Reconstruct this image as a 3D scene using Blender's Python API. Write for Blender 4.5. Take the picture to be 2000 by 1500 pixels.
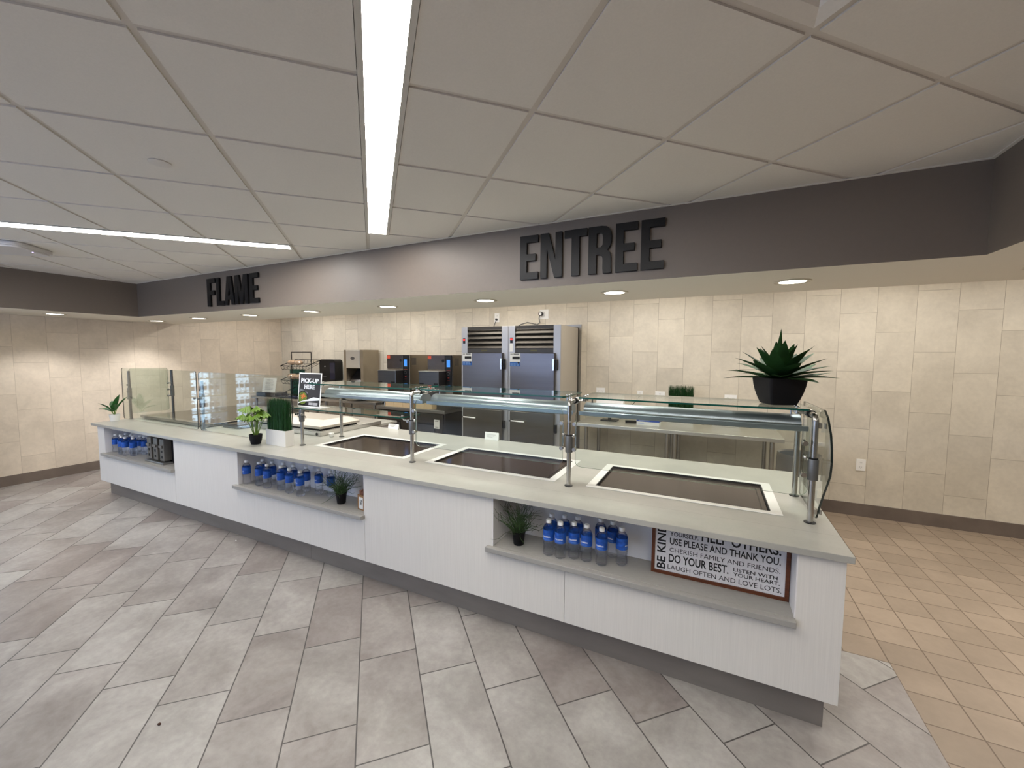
import bpy, math, random
from mathutils import Vector, Matrix
random.seed(7)
PI = math.pi; S = math.sqrt(.5)
for o in list(bpy.data.objects): bpy.data.objects.remove(o)
SC = bpy.context.scene; COL = SC.collection

# ---------------- camera ----------------
PITCH, ROLL, YAW, FPX = .0706551, .0056307, -.4566266, 796.33
H = 1.70
_f = Vector((math.sin(YAW)*math.cos(PITCH), math.cos(YAW)*math.cos(PITCH), -math.sin(PITCH)))
_r = Vector((math.cos(YAW), -math.sin(YAW), 0)); _u = _r.cross(_f)
_r2 = _r*math.cos(ROLL)+_u*math.sin(ROLL); _u2 = -_r*math.sin(ROLL)+_u*math.cos(ROLL)
cam = bpy.data.cameras.new('camera'); co = bpy.data.objects.new('camera', cam); COL.objects.link(co)
M = Matrix((_r2, _u2, -_f)).transposed().to_4x4(); M.translation = Vector((0, 0, H)); co.matrix_world = M
cam.sensor_fit = 'HORIZONTAL'; cam.sensor_width = 36; cam.lens = FPX/2000*36; cam.clip_start = .05
SC.camera = co

# ---------------- world, exposure, large lights ----------------
w = bpy.data.worlds.new('world'); SC.world = w; w.use_nodes = True
w.node_tree.nodes['Background'].inputs[0].default_value = (.75, .85, 1, 1)
w.node_tree.nodes['Background'].inputs[1].default_value = .3
SC.view_settings.view_transform = 'Standard'; SC.view_settings.look = 'None'
SC.view_settings.gamma = 1; SC.view_settings.use_curve_mapping = False
SC.view_settings.exposure = 0.5
STRIP_E = 34.0        # linear ceiling fixtures
DOWN_W = 31.0        # each recessed downlight
KITCHEN_W = 10.0     # each kitchen troffer
WINDOW_E = 5.0       # daylight through the windows behind

# ---------------- materials ----------------
MATS = {}
def lin(c):
    return tuple(((x/255)/12.92 if x/255 <= .04045 else ((x/255+.055)/1.055)**2.4) for x in c)
def mat(name, col, rough=.5, metal=0, spec=.5, emit=None, es=0, noise=0, nscale=20, stretch=None, bump=0, coat=0, trans=0, ior=1.45, aniso=0):
    if name in MATS: return MATS[name]
    m = bpy.data.materials.new(name); m.use_nodes = True; nt = m.node_tree; b = nt.nodes['Principled BSDF']
    c = lin(col) if max(col) > 1 else col
    b.inputs['Base Color'].default_value = (*c, 1); b.inputs['Roughness'].default_value = rough
    b.inputs['Metallic'].default_value = metal; b.inputs['Specular IOR Level'].default_value = spec
    b.inputs['Coat Weight'].default_value = coat; b.inputs['Transmission Weight'].default_value = trans
    b.inputs['IOR'].default_value = ior
    if emit:
        b.inputs['Emission Color'].default_value = (*lin(emit), 1); b.inputs['Emission Strength'].default_value = es
    if noise or bump:
        tc = nt.nodes.new('ShaderNodeTexCoord'); mp = nt.nodes.new('ShaderNodeMapping')
        nz = nt.nodes.new('ShaderNodeTexNoise'); nz.inputs['Scale'].default_value = nscale; nz.inputs['Detail'].default_value = 5
        mp.inputs['Scale'].default_value = stretch or (1, 1, 1)
        nt.links.new(tc.outputs['Object'], mp.inputs['Vector']); nt.links.new(mp.outputs[0], nz.inputs['Vector'])
        if noise:
            mr = nt.nodes.new('ShaderNodeMapRange'); mr.inputs['From Min'].default_value = .3; mr.inputs['From Max'].default_value = .7
            mr.inputs['To Min'].default_value = 1-noise; mr.inputs['To Max'].default_value = 1+noise
            mx = nt.nodes.new('ShaderNodeVectorMath'); mx.operation = 'SCALE'; mx.inputs[0].default_value = c
            nt.links.new(nz.outputs['Fac'], mr.inputs['Value']); nt.links.new(mr.outputs[0], mx.inputs['Scale'])
            nt.links.new(mx.outputs[0], b.inputs['Base Color'])
        if bump:
            bp = nt.nodes.new('ShaderNodeBump'); bp.inputs['Strength'].default_value = bump; bp.inputs['Distance'].default_value = .002
            nt.links.new(nz.outputs['Fac'], bp.inputs['Height']); nt.links.new(bp.outputs[0], b.inputs['Normal'])
    MATS[name] = m; return m

class NB:
    """small node expression builder"""
    def __init__(s, nt): s.nt = nt
    def n(s, t): return s.nt.nodes.new(t)
    def m(s, op, a, b=None, c=None):
        nd = s.n('ShaderNodeMath'); nd.operation = op
        for i, x in enumerate((a, b, c)):
            if x is None: continue
            if isinstance(x, (int, float)): nd.inputs[i].default_value = x
            else: s.nt.links.new(x, nd.inputs[i])
        return nd.outputs[0]
    def dot(s, v, d):
        nd = s.n('ShaderNodeVectorMath'); nd.operation = 'DOT_PRODUCT'; s.nt.links.new(v, nd.inputs[0]); nd.inputs[1].default_value = d
        return nd.outputs['Value']
    def comb(s, a, b, c=0.0):
        nd = s.n('ShaderNodeCombineXYZ')
        for i, x in enumerate((a, b, c)):
            if isinstance(x, (int, float)): nd.inputs[i].default_value = x
            else: s.nt.links.new(x, nd.inputs[i])
        return nd.outputs[0]
    def mix(s, f, a, b):
        nd = s.n('ShaderNodeMix'); nd.data_type = 'RGBA'
        for i, x in ((0, f), (6, a), (7, b)):
            if isinstance(x, (int, float)): nd.inputs[i].default_value = x
            elif isinstance(x, tuple): nd.inputs[i].default_value = (*x, 1)
            else: s.nt.links.new(x, nd.inputs[i])
        return nd.outputs[2]
    def rng(s, x, a, b, c, d):
        nd = s.n('ShaderNodeMapRange')
        s.nt.links.new(x, nd.inputs[0])
        for i, v in enumerate((a, b, c, d)): nd.inputs[i+1].default_value = v
        return nd.outputs[0]
    def noise(s, v, scale, detail=4, rough=.6, dist=0):
        nd = s.n('ShaderNodeTexNoise'); nd.inputs['Scale'].default_value = scale; nd.inputs['Detail'].default_value = detail
        nd.inputs['Roughness'].default_value = rough; nd.inputs['Distortion'].default_value = dist
        s.nt.links.new(v, nd.inputs['Vector']); return nd.outputs['Fac']

def tilemat(name, du, dv, u0, w, v0, L, step, gw, ca, cb, cg, rough, mott=.12, spec=.5, bump=.3):
    m = bpy.data.materials.new(name); m.use_nodes = True; nt = m.node_tree; b = nt.nodes['Principled BSDF']; N = NB(nt)
    pos = N.n('ShaderNodeNewGeometry').outputs['Position']
    u = N.m('DIVIDE', N.m('SUBTRACT', N.dot(pos, du), u0), w)
    k = N.m('FLOOR', u); fu = N.m('SUBTRACT', u, k)
    v = N.m('DIVIDE', N.m('SUBTRACT', N.m('SUBTRACT', N.dot(pos, dv), v0), N.m('MULTIPLY', k, step)), L)
    j = N.m('FLOOR', v); fv = N.m('SUBTRACT', v, j)
    eu = N.m('MULTIPLY', N.m('MINIMUM', fu, N.m('SUBTRACT', 1, fu)), w)
    ev = N.m('MULTIPLY', N.m('MINIMUM', fv, N.m('SUBTRACT', 1, fv)), L)
    e = N.m('MINIMUM', eu, ev)
    g = N.rng(e, gw*.35, gw*.65, 1, 0)
    wn = N.n('ShaderNodeTexWhiteNoise'); wn.noise_dimensions = '3D'; nt.links.new(N.comb(k, j, 3.7), wn.inputs['Vector'])
    r = wn.outputs['Value']
    # each tile gets its own patch of cloudy mottling
    sh = N.n('ShaderNodeVectorMath'); sh.operation = 'ADD'; nt.links.new(pos, sh.inputs[0]); nt.links.new(N.comb(N.m('MULTIPLY', r, 17.), N.m('MULTIPLY', r, 9.), N.m('MULTIPLY', r, 5.)), sh.inputs[1])
    n1 = N.noise(sh.outputs[0], 2.6, 6, .62, .5); n2 = N.noise(sh.outputs[0], 28, 4, .6)
    base = N.mix(N.rng(N.m('ADD', N.m('MULTIPLY', r, .55), N.m('MULTIPLY', n1, .9)), .45, 1.0, 0, 1), ca, cb)
    f = N.m('MULTIPLY', N.rng(n1, .3, .7, 1-mott, 1+mott), N.rng(n2, .3, .7, 1-mott*.6, 1+mott*.6))
    sc = N.n('ShaderNodeVectorMath'); sc.operation = 'SCALE'; nt.links.new(base, sc.inputs[0]); nt.links.new(f, sc.inputs['Scale'])
    nt.links.new(N.mix(g, sc.outputs[0], cg), b.inputs['Base Color'])
    b.inputs['Roughness'].default_value = rough; b.inputs['Specular IOR Level'].default_value = spec
    nt.links.new(N.rng(n1, .3, .7, rough-.08, rough+.08), b.inputs['Roughness'])
    bp = N.n('ShaderNodeBump'); bp.inputs['Strength'].default_value = bump; bp.inputs['Distance'].default_value = .002
    nt.links.new(N.m('ADD', N.rng(e, 0, gw, 0, 1), N.m('MULTIPLY', n2, .12)), bp.inputs['Height']); nt.links.new(bp.outputs[0], b.inputs['Normal'])
    return m

M_FLOOR = tilemat('grey_floor_tile', (S, S, 0), (-S, S, 0), -.405, .3062, 1.897, .6115, -.2038, .006,
                  lin((131, 123, 120)), lin((156, 153, 149)), lin((66, 63, 61)), .42, .16)
M_QUARRY = tilemat('brown_floor_tile', (1, 0, 0), (0, 1, 0), .945, .2055, 2.663, .2075, 0, .006,
                   lin((140, 125, 109)), lin((153, 137, 120)), lin((100, 84, 70)), .5, .06)
M_WALLB = tilemat('beige_wall_tile_back', (1, 0, 0), (0, 0, 1), -1.552, .3058, 2.158, .609, -.203, .003,
                  lin((212, 204, 188)), lin((222, 214, 198)), lin((158, 147, 130)), .5, .07, .35, .15)
M_WALLL = tilemat('beige_wall_tile_side', (0, 1, 0), (0, 0, 1), 2.171, .305, 1.36, .609, -.206, .003,
                  lin((216, 204, 188)), lin((226, 214, 198)), lin((184, 171, 154)), .5, .07, .35, .15)
M_BASEB = mat('base_tile', (112, 101, 93), .5, noise=.12, nscale=6)
M_CEIL = mat('ceiling_tile', (222, 217, 209), .9, noise=.02, nscale=150, bump=.15)
M_GRID = mat('ceiling_grid', (206, 199, 190), .6)
M_BULK = mat('taupe_fascia_paint', (112, 101, 91), .5, spec=.9, noise=.02, nscale=40, bump=.05)
M_SOFF = mat('soffit_white_paint', (230, 226, 214), .7)
M_PAINT = mat('room_paint', (176, 170, 160), .8)
M_LAM = mat('white_laminate', (218, 215, 209), .45, noise=.035, nscale=30, stretch=(6, 6, .12), bump=.08)
M_KICK = mat('kick_metal', (134, 128, 123), .4, .3, noise=.08, nscale=3, stretch=(1, 1, 4))
M_SHELF = mat('grey_shelf_laminate', (154, 152, 147), .45, noise=.03, nscale=60)
M_NICHE = mat('niche_lining', (222, 220, 220), .5)
M_STEEL = mat('brushed_steel', (176, 174, 170), .3, .95, noise=.05, nscale=12, stretch=(.2, 1, 12))
M_STEELW = mat('satin_steel_light', (206, 204, 198), .36, .85, noise=.04, nscale=10, stretch=(.3, 1, 8))
M_STEELD = mat('dark_steel', (104, 104, 108), .3, .9, noise=.06, nscale=8, stretch=(.3, 1, 8))
M_DOOR = mat('fridge_door_steel', (106, 102, 104), .3, .95, noise=.04, nscale=6, stretch=(.4, 1, 6))
M_ALU = mat('fridge_aluminium', (186, 186, 188), .42, .5)
M_CHROME = mat('chrome', (190, 188, 184), .25, 1)
M_GREYM = mat('grey_collar_metal', (112, 112, 112), .4, .6)
M_LAMP = mat('heat_lamp_metal', (142, 152, 158), .34, .85)
M_BLACKG = mat('black_hotplate_glass', (58, 51, 47), .12, 0, .25)
M_BLACK = mat('black_plastic', (18, 18, 20), .38)
M_BLACKM = mat('black_rubber', (14, 14, 14), .7)
M_LETTER = mat('black_letter_satin', (9, 9, 13), .36, spec=.35)
M_WHITE = mat('white_plastic', (250, 250, 248), .4)
M_PAPER = mat('white_paper', (228, 228, 224), .7)
M_POTW = mat('white_ceramic', (222, 220, 214), .35)
M_POTB = mat('black_pot', (13, 12, 16), .6, spec=.3)
M_SOIL = mat('dark_soil', (34, 27, 20), .9, noise=.3, nscale=60)
M_GREEN1 = mat('agave_leaf', (34, 66, 30), .7, noise=.45, nscale=9, spec=.15)
M_GREEN2 = mat('fan_leaf', (84, 116, 26), .42, noise=.25, nscale=20)
M_GREEN3 = mat('grass_blade', (24, 66, 26), .5, noise=.35, nscale=40)
M_GREEN4 = mat('wiry_grass', (56, 78, 40), .6, noise=.3, nscale=40)
M_GREEN5 = mat('broad_leaf', (38, 92, 38), .4, noise=.3, nscale=25)
M_STEM = mat('pale_stem', (104, 134, 54), .5)
M_WOOD = mat('walnut_frame', (92, 48, 26), .45, noise=.25, nscale=14, stretch=(1, 8, 8))
M_OAK = mat('pale_wood', (150, 112, 74), .55, noise=.2, nscale=20, stretch=(1, 1, 6))
M_LABEL = mat('bottle_label', (30, 84, 176), .35, noise=.4, nscale=28, stretch=(1, 1, 2.2))
M_INKW = mat('white_print', (236, 240, 246), .5)
M_INK = mat('black_print', (20, 18, 18), .6)
M_CARD = mat('cream_carton', (214, 190, 152), .7)
M_BLUE = mat('blue_print', (40, 92, 165), .4)
M_RED = mat('red_print', (196, 62, 44), .5)
M_ORANGE = mat('orange_food', (214, 120, 60), .6, noise=.5, nscale=60)
M_SALAD = mat('salad_food', (110, 130, 50), .6, noise=.7, nscale=70)
M_SIGNB = mat('sign_charcoal', (52, 50, 52), .35)
M_LCD = mat('blue_screen', (20, 40, 80), .2, emit=(70, 140, 230), es=.9)
M_LEDR = mat('red_digits', (120, 10, 10), .3, emit=(255, 40, 30), es=2.5)
M_LEDV = mat('violet_led', (150, 140, 255), .3, emit=(190, 170, 255), es=3)
M_EMIT = mat('light_diffuser', (240, 240, 240), .5, emit=(255, 250, 243), es=STRIP_E)
M_EMITD = mat('downlight_lens', (240, 240, 240), .5, emit=(255, 250, 240), es=5)
M_WINDOW = mat('daylight_glass', (200, 215, 235), .3, emit=(190, 214, 255), es=WINDOW_E)
M_COOLER = mat('cooler_backlight', (220, 230, 240), .4, emit=(200, 225, 255), es=3.2)
M_BAG = mat('clear_bin_liner', (150, 150, 150), .2, 0, .8, bump=.0, trans=.35)
M_BIN = mat('grey_bin', (128, 132, 136), .5)
M_BREAD = mat('bread_bun', (200, 172, 146), .7, noise=.3, nscale=25)
M_TEAL = mat('teal_carton', (18, 74, 62), .5)
M_BLADE = mat('black_wire', (20, 20, 20), .4, .5)

def countertop_mat():
    m = bpy.data.materials.new('grey_quartz_counter'); m.use_nodes = True; nt = m.node_tree; b = nt.nodes['Principled BSDF']; N = NB(nt)
    pos = N.n('ShaderNodeNewGeometry').outputs['Position']
    y = N.dot(pos, (0, 1, 0)); z = N.dot(pos, (0, 0, 1))
    n1 = N.noise(pos, 5, 6, .6); n2 = N.noise(pos, 120, 2)
    l1 = N.m('LESS_THAN', N.m('ABSOLUTE', N.m('SUBTRACT', y, 2.334)), .0013)
    l2 = N.m('LESS_THAN', N.m('ABSOLUTE', N.m('SUBTRACT', y, 2.936)), .0013)
    l = N.m('MULTIPLY', N.m('MAXIMUM', l1, l2), N.m('GREATER_THAN', z, .86))
    c = N.mix(N.rng(n1, .3, .7, 0, 1), lin((157, 156, 149)), lin((170, 169, 161)))
    c = N.mix(N.rng(n2, .55, .7, 0, .25), c, lin((148, 147, 139)))
    nt.links.new(N.mix(N.m('MULTIPLY', l, .55), c, lin((110, 106, 98))), b.inputs['Base Color'])
    b.inputs['Roughness'].default_value = .3
    return m
M_TOP = countertop_mat()

def panemat(name, tint, edge=False, gloss=(1, 1, 1), k=1.0):
    m = bpy.data.materials.new(name); m.use_nodes = True; nt = m.node_tree; N = NB(nt)
    for n in list(nt.nodes): nt.nodes.remove(n)
    out = N.n('ShaderNodeOutputMaterial'); t = N.n('ShaderNodeBsdfTransparent'); g = N.n('ShaderNodeBsdfGlossy')
    t.inputs[0].default_value = (*tint, 1); g.inputs[0].default_value = (*gloss, 1); g.inputs['Roughness'].default_value = .01
    ge = N.n('ShaderNodeNewGeometry'); dp = N.n('ShaderNodeVectorMath'); dp.operation = 'DOT_PRODUCT'
    nt.links.new(ge.outputs['Incoming'], dp.inputs[0]); nt.links.new(ge.outputs['Normal'], dp.inputs[1])
    fr = N.m('ADD', N.m('MULTIPLY', N.m('POWER', N.m('SUBTRACT', 1, N.m('ABSOLUTE', dp.outputs['Value'])), 5), .93), .045)
    mx = N.n('ShaderNodeMixShader'); nt.links.new(N.m('MULTIPLY', fr, k), mx.inputs[0])
    nt.links.new(t.outputs[0], mx.inputs[1]); nt.links.new(g.outputs[0], mx.inputs[2]); nt.links.new(mx.outputs[0], out.inputs[0])
    return m
M_PANE = panemat('clear_glass_pane', (.93, .96, .94))
M_PANEG = panemat('greenish_glass_pane', (.88, .92, .89), k=.9)
M_EDGE = mat('green_glass_edge', (10, 74, 64), .12, 0, .8)
M_EDGED = mat('dark_glass_edge', (14, 30, 30), .12, 0, .8)
M_EDGEL = mat('pale_glass_edge', (96, 116, 104), .15, 0, .8)
M_PET = panemat('clear_bottle_plastic', (.90, .93, .95), k=1.6)
def watermat():
    m = bpy.data.materials.new('bottle_water'); m.use_nodes = True; nt = m.node_tree
    for n in list(nt.nodes): nt.nodes.remove(n)
    o = nt.nodes.new('ShaderNodeOutputMaterial'); g = nt.nodes.new('ShaderNodeBsdfGlass'); g.inputs['IOR'].default_value = 1.33
    g.inputs['Roughness'].default_value = .0; g.inputs[0].default_value = (.97, .98, 1, 1)
    t = nt.nodes.new('ShaderNodeBsdfTransparent'); x = nt.nodes.new('ShaderNodeMixShader'); x.inputs[0].default_value = .5
    nt.links.new(g.outputs[0], x.inputs[1]); nt.links.new(t.outputs[0], x.inputs[2]); nt.links.new(x.outputs[0], o.inputs[0]); return m
M_WATER = watermat()

# ---------------- mesh helpers ----------------
class MB:
    def __init__(s): s.v = []; s.f = []; s.mi = []
    def add(s, vs, fs, mi=0):
        n = len(s.v); s.v += [tuple(x) for x in vs]
        for f in fs: s.f.append([i+n for i in f]); s.mi.append(mi)
        return s
    def box(s, x0, x1, y0, y1, z0, z1, mi=0):
        vs = [(x, y, z) for z in (z0, z1) for y in (y0, y1) for x in (x0, x1)]
        return s.add(vs, [(0, 2, 3, 1), (4, 5, 7, 6), (0, 1, 5, 4), (2, 6, 7, 3), (0, 4, 6, 2), (1, 3, 7, 5)], mi)
    def prism(s, poly, d, o=(0, 0, 0), a=(1, 0, 0), b=(0, 1, 0), mi=0, ms=None):
        """polygon (convex or simple) in plane a,b extruded by vector d"""
        o, a, b, d = Vector(o), Vector(a), Vector(b), Vector(d)
        n = len(poly); p = [o+a*x+b*y for x, y in poly]; vs = p+[q+d for q in p]
        s.add(vs, [list(range(n))[::-1], list(range(n, 2*n))], mi)
        s.add(vs, [(i, (i+1) % n, (i+1) % n+n, i+n) for i in range(n)], mi if ms is None else ms); return s
    def lathe(s, prof, c=(0, 0, 0), n=24, mi=0, axis='z', cap=True):
        vs = []; c = Vector(c)
        for r, h in prof:
            for i in range(n):
                t = 2*PI*i/n; x, y = r*math.cos(t), r*math.sin(t)
                vs.append(c+(Vector((x, y, h)) if axis == 'z' else Vector((x, h, y)) if axis == 'y' else Vector((h, x, y))))
        fs = [(k*n+i, k*n+(i+1) % n, (k+1)*n+(i+1) % n, (k+1)*n+i) for k in range(len(prof)-1) for i in range(n)]
        if cap: fs += [list(range(n))[::-1], [(len(prof)-1)*n+i for i in range(n)]]
        return s.add(vs, fs, mi)
    def cyl(s, p, q, r, n=16, mi=0, r2=None):
        p, q = Vector(p), Vector(q); d = (q-p).normalized(); a = d.orthogonal().normalized(); b = d.cross(a)
        r2 = r if r2 is None else r2
        vs = [p+(a*math.cos(2*PI*i/n)+b*math.sin(2*PI*i/n))*r for i in range(n)]+[q+(a*math.cos(2*PI*i/n)+b*math.sin(2*PI*i/n))*r2 for i in range(n)]
        return s.add(vs, [(i, (i+1) % n, (i+1) % n+n, i+n) for i in range(n)]+[list(range(n))[::-1], list(range(n, 2*n))], mi)
    def tube(s, pts, r, n=10, mi=0, rs=None):
        pts = [Vector(p) for p in pts]; vs = []; prev = None
        for i, p in enumerate(pts):
            d = (pts[min(i+1, len(pts)-1)]-pts[max(i-1, 0)]).normalized()
            a = d.orthogonal().normalized() if prev is None else (prev-d*prev.dot(d)).normalized()
            prev = a; b = d.cross(a); rr = rs[i] if rs else r
            vs += [p+(a*math.cos(2*PI*k/n)+b*math.sin(2*PI*k/n))*rr for k in range(n)]
        m = len(pts)
        return s.add(vs, [(k*n+i, k*n+(i+1) % n, (k+1)*n+(i+1) % n, (k+1)*n+i) for k in range(m-1) for i in range(n)]+[list(range(n))[::-1], [(m-1)*n+i for i in range(n)]], mi)
    def ball(s, c, r, n=12, sq=(1, 1, 1), mi=0):
        prof = [(r*math.sin(PI*i/n), -r*math.cos(PI*i/n)) for i in range(n+1)]
        vs = []; m = n*2
        for rr, h in prof:
            vs += [(c[0]+rr*math.cos(2*PI*i/m)*sq[0], c[1]+rr*math.sin(2*PI*i/m)*sq[1], c[2]+h*sq[2]) for i in range(m)]
        return s.add(vs, [(k*m+i, k*m+(i+1) % m, (k+1)*m+(i+1) % m, (k+1)*m+i) for k in range(n) for i in range(m)], mi)
    def leaf(s, base, d, L, w, droop, up=(0, 0, 1), n=8, mi=0, fold=.25, tipw=.04):
        base = Vector(base); d = Vector(d).normalized(); up = Vector(up)
        side = d.cross(up); side = side.normalized() if side.length > 1e-4 else Vector((1, 0, 0))
        vs = []; p = base.copy(); dd = d.copy()
        for i in range(n+1):
            t = i/n; ww = w*(math.sin(PI*min(1, .12+t*.88)))**.8*(1-t**4*.3)+.0004
            if i == n: ww = w*tipw
            nrm = side.cross(dd).normalized()
            vs += [p-side*ww*.5+nrm*ww*fold, p, p+side*ww*.5+nrm*ww*fold]
            dd = (dd+Vector((0, 0, -droop/n))).normalized(); p = p+dd*(L/n)
        fs = []
        for i in range(n):
            for k in (0, 1): fs.append((i*3+k, i*3+k+1, i*3+k+4, i*3+k+3))
        return s.add(vs, fs, mi)
    def text(s, txt, o, a, b, w=None, h=None, bold=.0, mi=0, bend=None):
        vs, fs = font(txt, bold)
        x0 = min(v[0] for v in vs); x1 = max(v[0] for v in vs); y0 = min(v[1] for v in vs); y1 = max(v[1] for v in vs)
        sy = (h or 1)/(y1-y0); sx = (w/(x1-x0)) if w else sy
        o, a, b = Vector(o), Vector(a), Vector(b)
        P = [((x-x0)*sx, (y-y0)*sy) for x, y in vs]
        if bend: vv = [bend(x, y) for x, y in P]
        else: vv = [o+a*x+b*y for x, y in P]
        return s.add(vv, fs, mi)
    def islands(s):
        p = list(range(len(s.v)))
        def fd(i):
            while p[i] != i: p[i] = p[p[i]]; i = p[i]
            return i
        for f in s.f:
            for i in f[1:]: p[fd(i)] = fd(f[0])
        out = {}
        for f, mi in zip(s.f, s.mi): out.setdefault(fd(f[0]), []).append((f, mi))
        r = []
        for fs in out.values():
            ids = sorted({i for f, _ in fs for i in f}); mp = {i: k for k, i in enumerate(ids)}
            q = MB(); q.v = [s.v[i] for i in ids]; q.f = [[mp[i] for i in f] for f, _ in fs]; q.mi = [mi for _, mi in fs]; r.append(q)
        return r
    def build(s, name, m, parent=None, smooth=False, bevel=0, seg=2, sub=0):
        if name in EACH and len(s.f) > 1:
            isl = s.islands()
            if len(isl) > 1: return [q.build(name, m, parent, smooth, bevel, seg) for q in isl][0]
        me = bpy.data.meshes.new(name); me.from_pydata(s.v, [], s.f)
        ms = m if isinstance(m, (list, tuple)) else [m]
        for x in ms: me.materials.append(x)
        me.polygons.foreach_set('material_index', s.mi); me.validate(); me.update()
        if smooth:
            me.polygons.foreach_set('use_smooth', [True]*len(me.polygons))
            try: me.set_sharp_from_angle(angle=math.radians(40))
            except Exception: pass
        o = bpy.data.objects.new(name, me); COL.objects.link(o)
        if parent: o.parent = parent
        if bevel:
            b = o.modifiers.new('bevel', 'BEVEL'); b.width = bevel; b.segments = seg; b.limit_method = 'ANGLE'; b.angle_limit = math.radians(50)
        return o
EACH = {'hanger', 'seal_ring', 'guard_studs', 'shelf_buttons', 'end_glass_clamps', 'columns', 'buttons', 'rolls', 'badges', 'food_pieces', 'warning_labels'}
_fc = {}
def font(txt, bold=0.):
    k = (txt, bold)
    if k not in _fc:
        c = bpy.data.curves.new('t', 'FONT'); c.body = txt; c.offset = bold; c.resolution_u = 3
        o = bpy.data.objects.new('t', c); COL.objects.link(o); bpy.context.view_layer.update()
        me = o.to_mesh(); _fc[k] = ([tuple(v.co[:2]) for v in me.vertices], [list(p.vertices) for p in me.polygons])
        o.to_mesh_clear(); bpy.data.objects.remove(o); bpy.data.curves.remove(c)
    return _fc[k]

def tag(o, label=None, cat=None, group=None, kind=None):
    if label: o['label'] = label
    if cat: o['category'] = cat
    if group: o['group'] = group
    if kind: o['kind'] = kind
    return o
def struct(o): o['kind'] = 'structure'; return o
def thing(name, label, cat, loc=(0, 0, 0), rz=0, group=None):
    o = bpy.data.objects.new(name, None); COL.objects.link(o); o.location = loc; o.rotation_euler = (0, 0, rz)
    o.empty_display_size = .05
    return tag(o, label, cat, group)
def dup(root, loc, rz=0, label=None, group=None, scale=None):
    def cp(o, par):
        c = o.copy(); COL.objects.link(c)
        if par: c.parent = par
        for ch in list(o.children): cp(ch, c)
        return c
    r = cp(root, None); r.location = loc; r.rotation_euler = (0, 0, rz)
    if label: r['label'] = label
    if group: r['group'] = group
    if scale: r.scale = scale
    return r
def light(name, kind, loc, parent=None, energy=10, color=(1, 1, 1), **kw):
    l = bpy.data.lights.new(name, kind); l.energy = energy; l.color = color
    for k, v in kw.items(): setattr(l, k, v)
    o = bpy.data.objects.new(name, l); COL.objects.link(o); o.location = loc
    if parent: o.parent = parent
    return o
ORD = ['first', 'second', 'third', 'fourth', 'fifth', 'sixth', 'seventh', 'eighth', 'ninth', 'tenth', 'eleventh', 'twelfth']

# ---------------- room shell ----------------
XL, XR, YB, YF, ZC, ZS, YS, YS2 = -8.0, 5.0, 5.479, -4.0, 2.616, 2.18, 2.72, 3.65
XBL, XBR = -6.88, 1.13
ZT = 2.80
mb = MB()
mb.box(XL, .945, YF, 2.868, -.1, 0, 0); mb.box(XL, .945, 2.868, YB, -.1, 0, 1); mb.box(.945, XR, YF, YB, -.1, 0, 1)
struct(mb.build('floor', [M_FLOOR, M_QUARRY]))
# back wall with the framed doorway recess behind the refrigerators
DX0, DX1, DZ = -2.62, -1.665, 2.09
mb = MB().box(XL, DX0, YB, YB+.12, 0, ZT).box(DX1, XR, YB, YB+.12, 0, ZT).box(DX0, DX1, YB, YB+.12, DZ, ZT)
struct(mb.build('wall_back', M_WALLB))
mb = MB().box(DX0, DX1, YB+.12, YB+.14, 0, DZ); mb2 = MB()
d = struct(mb.build('doorway_shade_1', mat('doorway_shade_dark', (30, 27, 25), .7)))  # near-black panel colour stands in for the unlit interior beyond the doorway
mb2.box(DX1-.004, DX1+.034, YB-.012, YB+.1, 0, DZ+.036).box(DX0-.034, DX0+.004, YB-.012, YB+.1, 0, DZ+.036).box(DX0, DX1, YB-.012, YB+.1, DZ-.004, DZ+.036)
mb2.build('door_frame', M_STEEL, d)
struct(MB().box(XL-.12, XL, YF, YB+.12, 0, ZT).build('wall_left', M_WALLL))
struct(MB().box(XR, XR+.12, YF, YB+.12, 0, ZT).build('wall_right', M_PAINT))
struct(MB().box(XL-.12, XR+.12, YF-.12, YF, 0, ZT).build('wall_front', M_PAINT))
struct(MB().box(XL, DX0-.04, YB-.012, YB, 0, .135).box(DX1+.04, XR, YB-.012, YB, 0, .135).build('baseboard_back', M_BASEB))
struct(MB().box(XL, XL+.012, YF, YB-.012, 0, .13).build('baseboard_left', M_BASEB))
struct(MB().box(XR-.012, XR, YF, YB-.012, 0, .13).build('baseboard_right', M_BASEB))
# slab above, kitchen ceiling
struct(MB().box(XL-.12, XR+.12, YF-.12, YB+.12, ZT, ZT+.1).box(XL, XR, YS2, YB, ZC+.02, ZC+.05).build('ceiling', M_CEIL))
# bulkheads: taupe fascia (slot 0), white underside (slot 1)
def bulk(name, x0, x1, y0, y1):
    m = MB(); m.box(x0, x1, y0, y1, ZS, ZT)
    m.mi = [1 if i == 0 else 0 for i in range(6)]
    return struct(m.build(name, [M_BULK, M_SOFF]))
bulk('trim_1', XL, XR, YS, YS2); bulk('trim_2', XL, XBL, YF, YS); bulk('trim_3', XBR, XR, YF, YS)
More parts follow.
